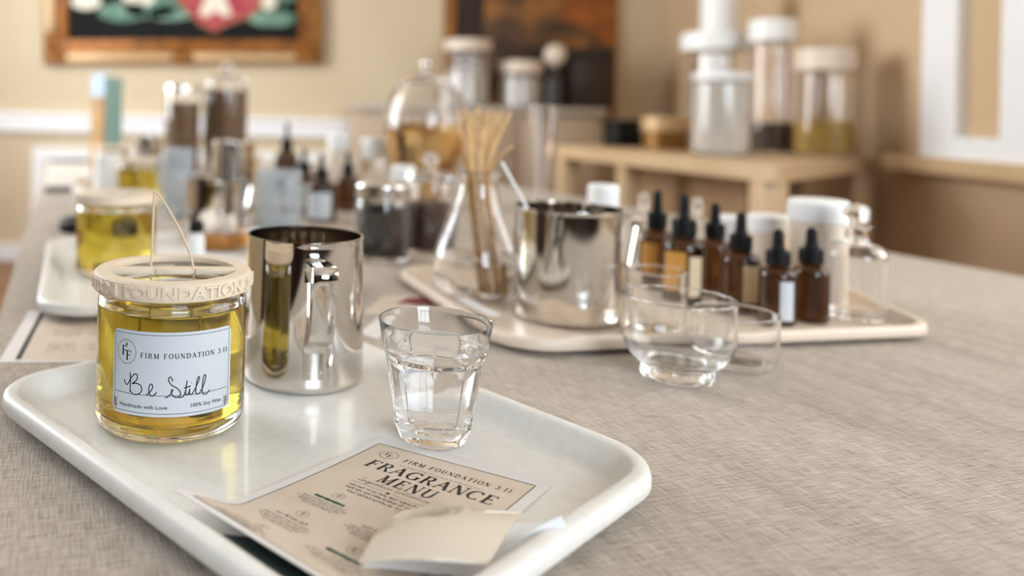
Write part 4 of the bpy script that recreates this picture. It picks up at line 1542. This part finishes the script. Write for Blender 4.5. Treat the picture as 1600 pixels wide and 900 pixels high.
# ------------------------------------------------------------------ amber wax dish with white wax blocks (left tray)
def dish():
    loc = Vector((-.0970, 1.1459, ZF))
    t = thing('glass_dish', 'shallow glass dish of amber wax on the left tray, holding white blocks', 'dish', loc)
    R = .0480
    turned('glass_body', [(0, .001), (.036, .0008), (.038, 0), (.044, .003), (.047, .010), (R, .034), (R - .0005, .0350), (R - .0015, .034), (.0452, .0105), (.042, .005), (0, .0035)], M_GLASS, t, seg=56, angle=50)
    turned('wax', [(0, .0034), (.0419, .0048), (.0452, .0104), (.0463, .0230), (0, .0230)], M_ORANGELIQ, t, seg=48, angle=50)
    for (dx, dy, s, rz, nm, hh) in ((-.014, -.006, .019, .5, 'larger pointed white wax block in the dish of amber wax', .036), (.016, -.010, .015, 1.2, 'smaller white wax block on the right in the amber dish', .030)):
        bm = bmesh.new()
        vs = [(-s, -s * .7, 0), (s, -s * .6, 0), (s * .9, s * .7, 0), (-s * .8, s * .8, 0), (-s * .55, -s * .35, hh * .8), (s * .15, -s * .4, hh), (s * .6, s * .4, hh * .72), (-s * .4, s * .5, hh * .78)]
        V = [bm.verts.new(v) for v in vs]
        for f in ((3, 2, 1, 0), (4, 5, 6, 7), (0, 1, 5, 4), (1, 2, 6, 5), (2, 3, 7, 6), (3, 0, 4, 7)):
            bm.faces.new([V[i] for i in f])
        bmesh.ops.bevel(bm, geom=list(bm.edges), offset=.0015, segments=2, affect='EDGES')
        o = link_bm('wax_block', bm, M_WHITEFILL, angle=30)
        o.location = (loc.x + dx, loc.y + dy, TZ + ZF + .0232)
        o.rotation_euler = (0, 0, rz)
        tag(o, nm, 'wax', 'white wax blocks')


dish()
card('paper_slip', [P(300, 408, ZF), P(378, 410, ZF), P(362, 394, ZF), P(305, 393, ZF)], ZF, M_PAPER, 'white paper slip on the left tray, before the amber dish', 'paper')

# black round lid beyond the left tray
o = turned('black_lid', [(0, 0), (.052, 0), (.055, .003), (.055, .016), (.052, .019), (0, .0195)], M_BLACK, seg=48, angle=40)
o.location = (-.3187, 1.3042, TZ + .0002)
tag(o, 'round black lid lying on the cloth beyond the left tray', 'lid')

# cards between the trays
card('promo_card', [P(566, 492), P(598, 463), P(662, 461), P(632, 492)], .0005, M_PAPER_BEIGE, 'beige card lying on the cloth between pitcher and beige tray', 'card')
card('red_card', [P(620, 474, .0012), P(640, 465, .0012), P(700, 466, .0012), P(690, 476, .0012)], .0012, M_REDCARD, 'dark red card lying behind the water tumbler', 'card')
card('paper_slip', [P(560, 522), P(590, 498), P(612, 505), P(590, 532)], .0005, M_PAPER, 'white paper slip on the cloth right of the front pitcher', 'paper')


def rim_slip():
    a, b = P(711, 466, .0155), P(764, 494, .0155)
    dvec = (b - a); dvec.z = 0
    nrm = Vector((-dvec.y, dvec.x, 0)).normalized()
    pts = [a, b, b + nrm * .013, a + nrm * .013]
    card('paper_slip', pts, .0156, M_PAPER, 'white paper strip on the left rim of the beige tray', 'paper')


rim_slip()

# far menu sheet at the left end of the table
o = card('menu_card', [P(67, 304), P(130, 304), P(148, 249), P(80, 249)], .0005, M_PAPER, 'grey printed menu lying at the far left end of the table', 'menu', 'printed menus')
S = lambda x, y, up=0.0: tuple(P(x, y, 0.0) + Vector((0, 0, .0010)))
lay('border_bar', [[(68, 303), (112, 303), (114, 291.5), (71, 291.5)]], S, M_INK_BLACK, o)
lay('border_bar', [[(79, 255.5), (145, 255.5), (147, 249.3), (80.5, 249.3)]], S, M_INK_BLACK, o)
lay('printed_ground', [[(74, 290), (126, 290), (140, 257), (82, 257)]], S, mat('grey_print', srgb(206, 200, 192), .6), o)
lay('printed_mark', [[(118, 290), (136, 290), (138, 282), (121, 282)]], lambda x, y, up=0.0: tuple(P(x, y, 0.0) + Vector((0, 0, .0014))), M_INK_OCHRE, o)


# tall two-tone box behind the farthest jar
def tall_box():
    c = D(166, 260, 2.60)
    t = thing('presentation_box', 'tall upright box with ochre front and teal side at the far end', 'box', (c.x, c.y, 0), math.radians(38))
    H = .315
    boxes('front_panel', [(-.034, .034, -.040, -.034, 0, H * .76)], M_OCHRE, t)
    boxes('front_top_panel', [(-.034, .034, -.040, -.034, H * .76, H)], M_PALEBLUE, t)
    boxes('side_panel', [(-.034, .034, -.034, .034, 0, H - .012)], M_TEAL, t)
    t.rotation_euler = (0, 0, math.radians(-40))


tall_box()


# wooden stirrers in the dark pitcher
for k, (u, v) in enumerate(((398, 236), (406, 243))):
    bm = bmesh.new()
    base = Vector((D(365, 240, 1.642).x + .012 + .006 * k, 1.632, .02))
    tp = D(u, v, 1.625)
    tube(bm, [tuple(base), tuple(tp)], .004, 8)
    o = link_bm('wooden_stirrer', bm, M_REED, angle=60)
    o.location = (0, 0, TZ)
    tag(o, ('left' if k == 0 else 'right') + ' one of two wooden stirrers standing in the dark steel pitcher', 'stirrer', 'wooden stirrers')


# ------------------------------------------------------------------ pictures on the back wall
def crest_painting():
    a, b = D(68, 100, 4.83), D(505, 100, 4.83)
    wdt = (b - a).length
    tilt = math.atan2(b.z - a.z, b.x - a.x)
    t = thing('framed_painting', 'large gilt framed painting of a red shield with green foliage, on the back wall', 'painting', (a.x, 4.865, a.z))
    t.rotation_euler = (0, -tilt, 0)
    hgt = 1.15
    f = .15
    def q(px):
        return px * 4.83 / FPX
    # frame: bars with a stepped profile
    bm = bmesh.new()
    def bar(x0, x1, z0, z1, y0):
        box(bm, x0, x1, y0, 0, z0, z1, bevel=.006)
    w1, w2 = .085, .135
    for (x0, x1, z0, z1) in ((0, wdt, 0, .085), (0, wdt, hgt - .085, hgt), (0, .085, .085, hgt - .085), (wdt - .085, wdt, .085, hgt - .085)):
        bar(x0, x1, z0, z1, -.05)
    o = link_bm('frame', bm, M_GOLD, t, angle=30)
    bm = bmesh.new()
    for (x0, x1, z0, z1) in ((.085, wdt - .085, .085, .15), (.085, wdt - .085, hgt - .15, hgt - .085), (.085, .15, .15, hgt - .15), (wdt - .15, wdt - .085, .15, hgt - .15)):
        bar(x0, x1, z0, z1, -.036)
    link_bm('inner_frame', bm, mat('bronzed_wood', srgb(156, 94, 24), .42, metal=.3, noise=(14, srgb(112, 66, 18), 3)), t, angle=30)
    # tan strips between the ornaments, the frame's highlights put into their pale colour
    boxes('highlight_strip', [(.15, wdt * .46, -.058, -.050, .018, .062), (wdt * .54, wdt - .17, -.058, -.050, .018, .062), (.016, .07, -.058, -.050, .20, hgt - .2)], M_GOLDLIGHT, t, bevel=.004)
    for x, z in ((.075, .045), (wdt - .075, .045), (wdt * .5, .04)):
        o = turned('rosette', [(0, .022), (.02, .02), (.03, .008), (.045, .012), (.052, 0), (0, 0)], M_GOLD, t, seg=20, mod=lambda an, r, zz: r * (1 + .08 * math.cos(an * 6)))
        o.location = (x, -.05, z)
        o.rotation_euler = (PI / 2, 0, 0)
    cv = boxes('canvas', [(.14, wdt - .14, -.012, -.002, .14, hgt - .14)], M_CANVAS, t)
    x0 = a.x
    def S(u, v, up=0.0):
        return (q(u - 68), -.0128 - up, q(100 - v))
    lay('painted_foliage', blob(135, -2, 30, 18) and sum([blob(u, v, r1, r2, 18) for u, v, r1, r2 in ((190, 18, 38, 15), (235, 8, 44, 20), (265, 20, 36, 12), (425, 28, 38, 13), (160, -30, 40, 20), (440, -20, 30, 24))], []), lambda u, v, up=0: S(u, v, .0002), M_CR_GREEN, cv)
    lay('painted_blooms', sum([blob(u, v, r1, r2, 16) for u, v, r1, r2 in ((133, 2, 24, 12), (205, -6, 16, 10), (228, -2, 12, 9), (419, 2, 13, 13))], []), lambda u, v, up=0: S(u, v, .0006), M_CR_WHITE, cv)
    sh = [(272, -60), (400, -60), (412, -20), (404, 10), (385, 26), (360, 34), (335, 48), (312, 36), (290, 12), (276, -8)]
    lay('painted_shield', [[(u + (u - 340) * .04, v + 2.0) for u, v in sh]], lambda u, v, up=0: S(u, v, .0007), M_INK_OCHRE, cv)
    lay('painted_shield', [sh], lambda u, v, up=0: S(u, v, .0011), M_CR_RED, cv)
    lay('painted_cross', [[(322, -8), (350, -8), (362, 22), (350, 26), (336, 16), (322, 26), (310, 22)], [(322, -8), (350, -8), (376, -40), (364, -46), (336, -20), (306, -46), (296, -40)]], lambda u, v, up=0: S(u, v, .0015), M_CR_WHITE, cv)


crest_painting()


def dark_painting():
    a, b = D(691, 172, 4.84), D(962, 172, 4.84)
    wdt = b.x - a.x
    t = thing('framed_painting', 'dark brown old oil painting in a narrow gilt frame above the sideboard', 'painting', (a.x, 4.867, a.z - .02))
    h = 1.0
    boxes('frame', [(0, .07, -.04, 0, 0, h), (wdt - .03, wdt, -.03, 0, 0, h), (.07, wdt - .03, -.03, 0, 0, .04), (.07, wdt - .03, -.03, 0, h - .04, h)], M_GOLD, t, bevel=.004)
    cv = boxes('canvas', [(.06, wdt - .02, -.015, -.003, .03, h - .03)], M_PAINTING, t)
    def S(u, v, up=0.0):
        p = D(u, v, 4.84)
        return (p.x - a.x, -.0155 - up, p.z - a.z + .02)
    lay('painted_figure', [[(722, -60), (760, -60), (756, 60), (712, 58)]], lambda u, v, up=0: S(u, v, .0002), mat('umber_paint', srgb(44, 24, 12), .6), cv)
    lay('painted_drapery', [[(905, -60), (955, -60), (957, 75), (940, 62), (915, 40), (872, 30), (880, -10)]], lambda u, v, up=0: S(u, v, .0002), mat('orange_paint', srgb(166, 92, 28), .6, noise=(5, srgb(126, 72, 26), 2)), cv)


dark_painting()


# ------------------------------------------------------------------ sideboard below it, with jars
def sideboard():
    z = D(800, 166, 4.2).z
    x0, x1 = D(560, 200, 4.2).x, D(962, 200, 4.2).x
    t = thing('sideboard', 'greige painted sideboard along the back wall under the dark painting', 'sideboard', (0, 0, -TZ))
    hz = z + TZ
    boxes('top', [(x0 - .02, x1 + .02, 4.360, 4.760, hz - .035, hz)], mat('pale_grey_top', srgb(190, 180, 168), .5), t, bevel=.004)
    boxes('carcass', [(x0, x1, 4.390, 4.750, .08, hz - .035)], M_BUFFET, t, bevel=.003)
    n = 3
    for k in range(n):
        a = x0 + .02 + (x1 - x0 - .04) * k / n
        b = x0 + .02 + (x1 - x0 - .04) * (k + 1) / n
        d = boxes('door', [(a + .01, b - .01, 4.370, 4.390, .12, hz - .07)], M_BUFFET, t, bevel=.004)
        kn = turned('knob', [(0, .02), (.012, .016), (.014, .01), (.006, .004), (.006, 0), (0, 0)], M_BROWNTIN, d, seg=16)
        kn.location = (b - .05, 4.370, hz - .25)
        kn.rotation_euler = (PI / 2, 0, 0)
    for x in (x0 + .04, x1 - .04):
        for y in (4.430, 4.710):
            boxes('foot', [(x - .03, x + .03, y - .03, y + .03, 0, .08)], M_BUFFET, t)
    G = 'jars on the sideboard'
    filled_jar('wide-lidded glass jar of pale wax on the sideboard, left of its pair', (D(729, 150, 4.520).x, 4.520, z), .125, .375, M_WHITEFILL, .20, M_CREAMJAR, .06, G, th=.004, lid_r=.135)
    filled_jar('shorter pale jar on the sideboard, before the dark painting', (D(813, 150, 4.540).x, 4.540, z), .120, .262, M_WHITEFILL, .17, M_CREAMJAR, .07, G, th=.004)
    # dark box and a dark bottle with a pale ball stopper
    c = D(914, 160, 4.580)
    tb = thing('storage_box', 'dark lacquered box at the right end of the sideboard', 'box', (c.x, 4.580, z), .05)
    boxes('body', [(-.12, .12, -.11, .11, 0, .30)], M_DARKBOX, tb, bevel=.01)
    boxes('lid', [(-.125, .125, -.115, .115, .302, .345)], M_DARKBOX, tb, bevel=.01)
    tt = thing('stoppered_bottle', 'dark bottle with a pale ball stopper beside the lacquered box', 'bottle', (D(866, 150, 4.470).x, 4.470, z), 0)
    turned('bottle', [(0, 0), (.055, 0), (.058, .004), (.058, .15), (.045, .19), (.025, .21), (.022, .235), (0, .235)], M_DARKBOX, tt, seg=40, angle=50)
    turned('stopper', [(0, .235), (.02, .235), (.024, .243)] + arc(0, .300, .062, -65, 90, 10), M_CREAMJAR, tt, seg=40, angle=60)


sideboard()


# ------------------------------------------------------------------ corner shelf unit with jars
def corner_unit():
    z = .098
    hz = z + TZ
    pts = [Vector((1.220, 1.96)), Vector((1.930, 2.60)), Vector((2.060, 3.90)), Vector((1.045, 3.05))]
    t = thing('shelf_unit', 'pale wooden open shelf unit in the right corner, jars on its top', 'shelf', (0, 0, -TZ))
    def slab(name, inset, z0, z1, m):
        c = sum(pts, Vector((0, 0))) / 4
        q = rounded_quad(pts, inset, .012, 3)
        bm = bmesh.new()
        a = [bm.verts.new((p.x, p.y, z0)) for p in q]
        b = [bm.verts.new((p.x, p.y, z1)) for p in q]
        n = len(q)
        bm.faces.new(list(reversed(a))); bm.faces.new(b)
        for i in range(n):
            bm.faces.new((a[i], a[(i + 1) % n], b[(i + 1) % n], b[i]))
        return link_bm(name, bm, m, t, angle=30)
    slab('top', 0, hz - .045, hz, M_WOOD)
    slab('shelf', .03, .40, .43, M_WOOD)
    slab('shelf', .03, .06, .09, M_WOOD)
    q = rounded_quad(pts, .035, .001, 1)
    C = [q[0], q[2], q[4], q[6]]
    for k, p in enumerate(C):
        boxes('post', [(p.x - .032, p.x + .032, p.y - .032, p.y + .032, 0, hz - .045)], M_WOOD, t, bevel=.003)
    # divider on the long side, and inner back panels
    p = C[0].lerp(C[3], .62)
    boxes('post', [(p.x - .02, p.x + .04, p.y - .03, p.y + .03, .09, hz - .045)], M_WOOD, t, bevel=.003)
    bm = bmesh.new()
    def panel(a, b, th=.012):
        d = (b - a).normalized(); nn = Vector((-d.y, d.x)) * th
        vs = [bm.verts.new((w.x, w.y, zz)) for zz in (.09, hz - .045) for w in (a, b, b + nn, a + nn)]
        for f in ((3, 2, 1, 0), (4, 5, 6, 7), (0, 1, 5, 4), (1, 2, 6, 5), (2, 3, 7, 6), (3, 0, 4, 7)):
            bm.faces.new([vs[i] for i in f])
    c = (C[0] + C[1] + C[2] + C[3]) / 4
    panel(C[3] + (c - C[3]) * .45, C[0] + (c - C[0]) * .35)
    panel(C[0] + (c - C[0]) * .35, C[1] + (c - C[1]) * .35)
    link_bm('back_panel', bm, M_WOODBACK, t, angle=30)

    G = 'jars on the corner shelf'
    # black box and brass tin
    p = D(975, 205, 3.08)
    tb = thing('small_box', 'small black box at the left end of the corner shelf', 'box', (p.x, 3.08, z), .25)
    boxes('body', [(-.064, .064, -.045, .045, 0, .075)], M_BLACK, tb, bevel=.004)
    boxes('lid', [(-.067, .067, -.048, .048, .076, .104)], M_BLACK, tb, bevel=.004)
    p = D(1040, 200, 2.85)
    tb = thing('brass_tin', 'round brass coloured tin right of the small black box', 'tin', (p.x, 2.85, z))
    turned('body', [(0, 0), (.075, 0), (.077, .003), (.077, .066), (0, .066)], M_BROWNTIN, tb, seg=48)
    turned('lid', [(0, .067), (.080, .067), (.081, .070), (.081, .112), (.077, .118), (.03, .119), (0, .119)], M_GOLDLIGHT, tb, seg=48)
    # jars
    p = D(1127, 180, 2.45)
    filled_jar('large clear canister full of white wax at the front of the corner shelf', (p.x, 2.45, z), .084, .256, M_WHITEFILL, .228, M_WHITECAP, .022, G, th=.004)
    p = D(1117, 100, 3.0)
    filled_jar('clear jar with a broad overhanging white lid behind the white canister', (p.x, 3.0, z), .084, .440, M_WHITEFILL, .25, M_WHITECAP, .066, G, th=.004, lid_r=.120)
    p = D(1124, 50, 3.25)
    tt = thing('candle_pillar', 'tall white pillar candle rising behind the jars on the corner shelf', 'candle', (p.x, 3.25, z))
    turned('wax', [(0, 0), (.070, 0), (.072, .003), (.072, .655), (.068, .662), (0, .658)], M_WHITECAP, tt, seg=40)
    turned('wick', [(0, .657), (.003, .657), (.003, .672), (0, .672)], M_BLACK, tt, seg=10)
    p = D(1205, 150, 2.76)
    filled_jar('tall clear jar with white lid and dark grounds on the corner shelf', (p.x, 2.76, z), .075, .465, M_GREYFILL, .105, M_WHITECAP, .075, G, th=.004)
    p = D(1288, 150, 2.58)
    filled_jar('clear jar of yellow wax flakes with cream lid on the corner shelf', (p.x, 2.58, z), .086, .350, M_YELLOWFILL, .115, M_CREAMJAR, .070, G, th=.004)


corner_unit()
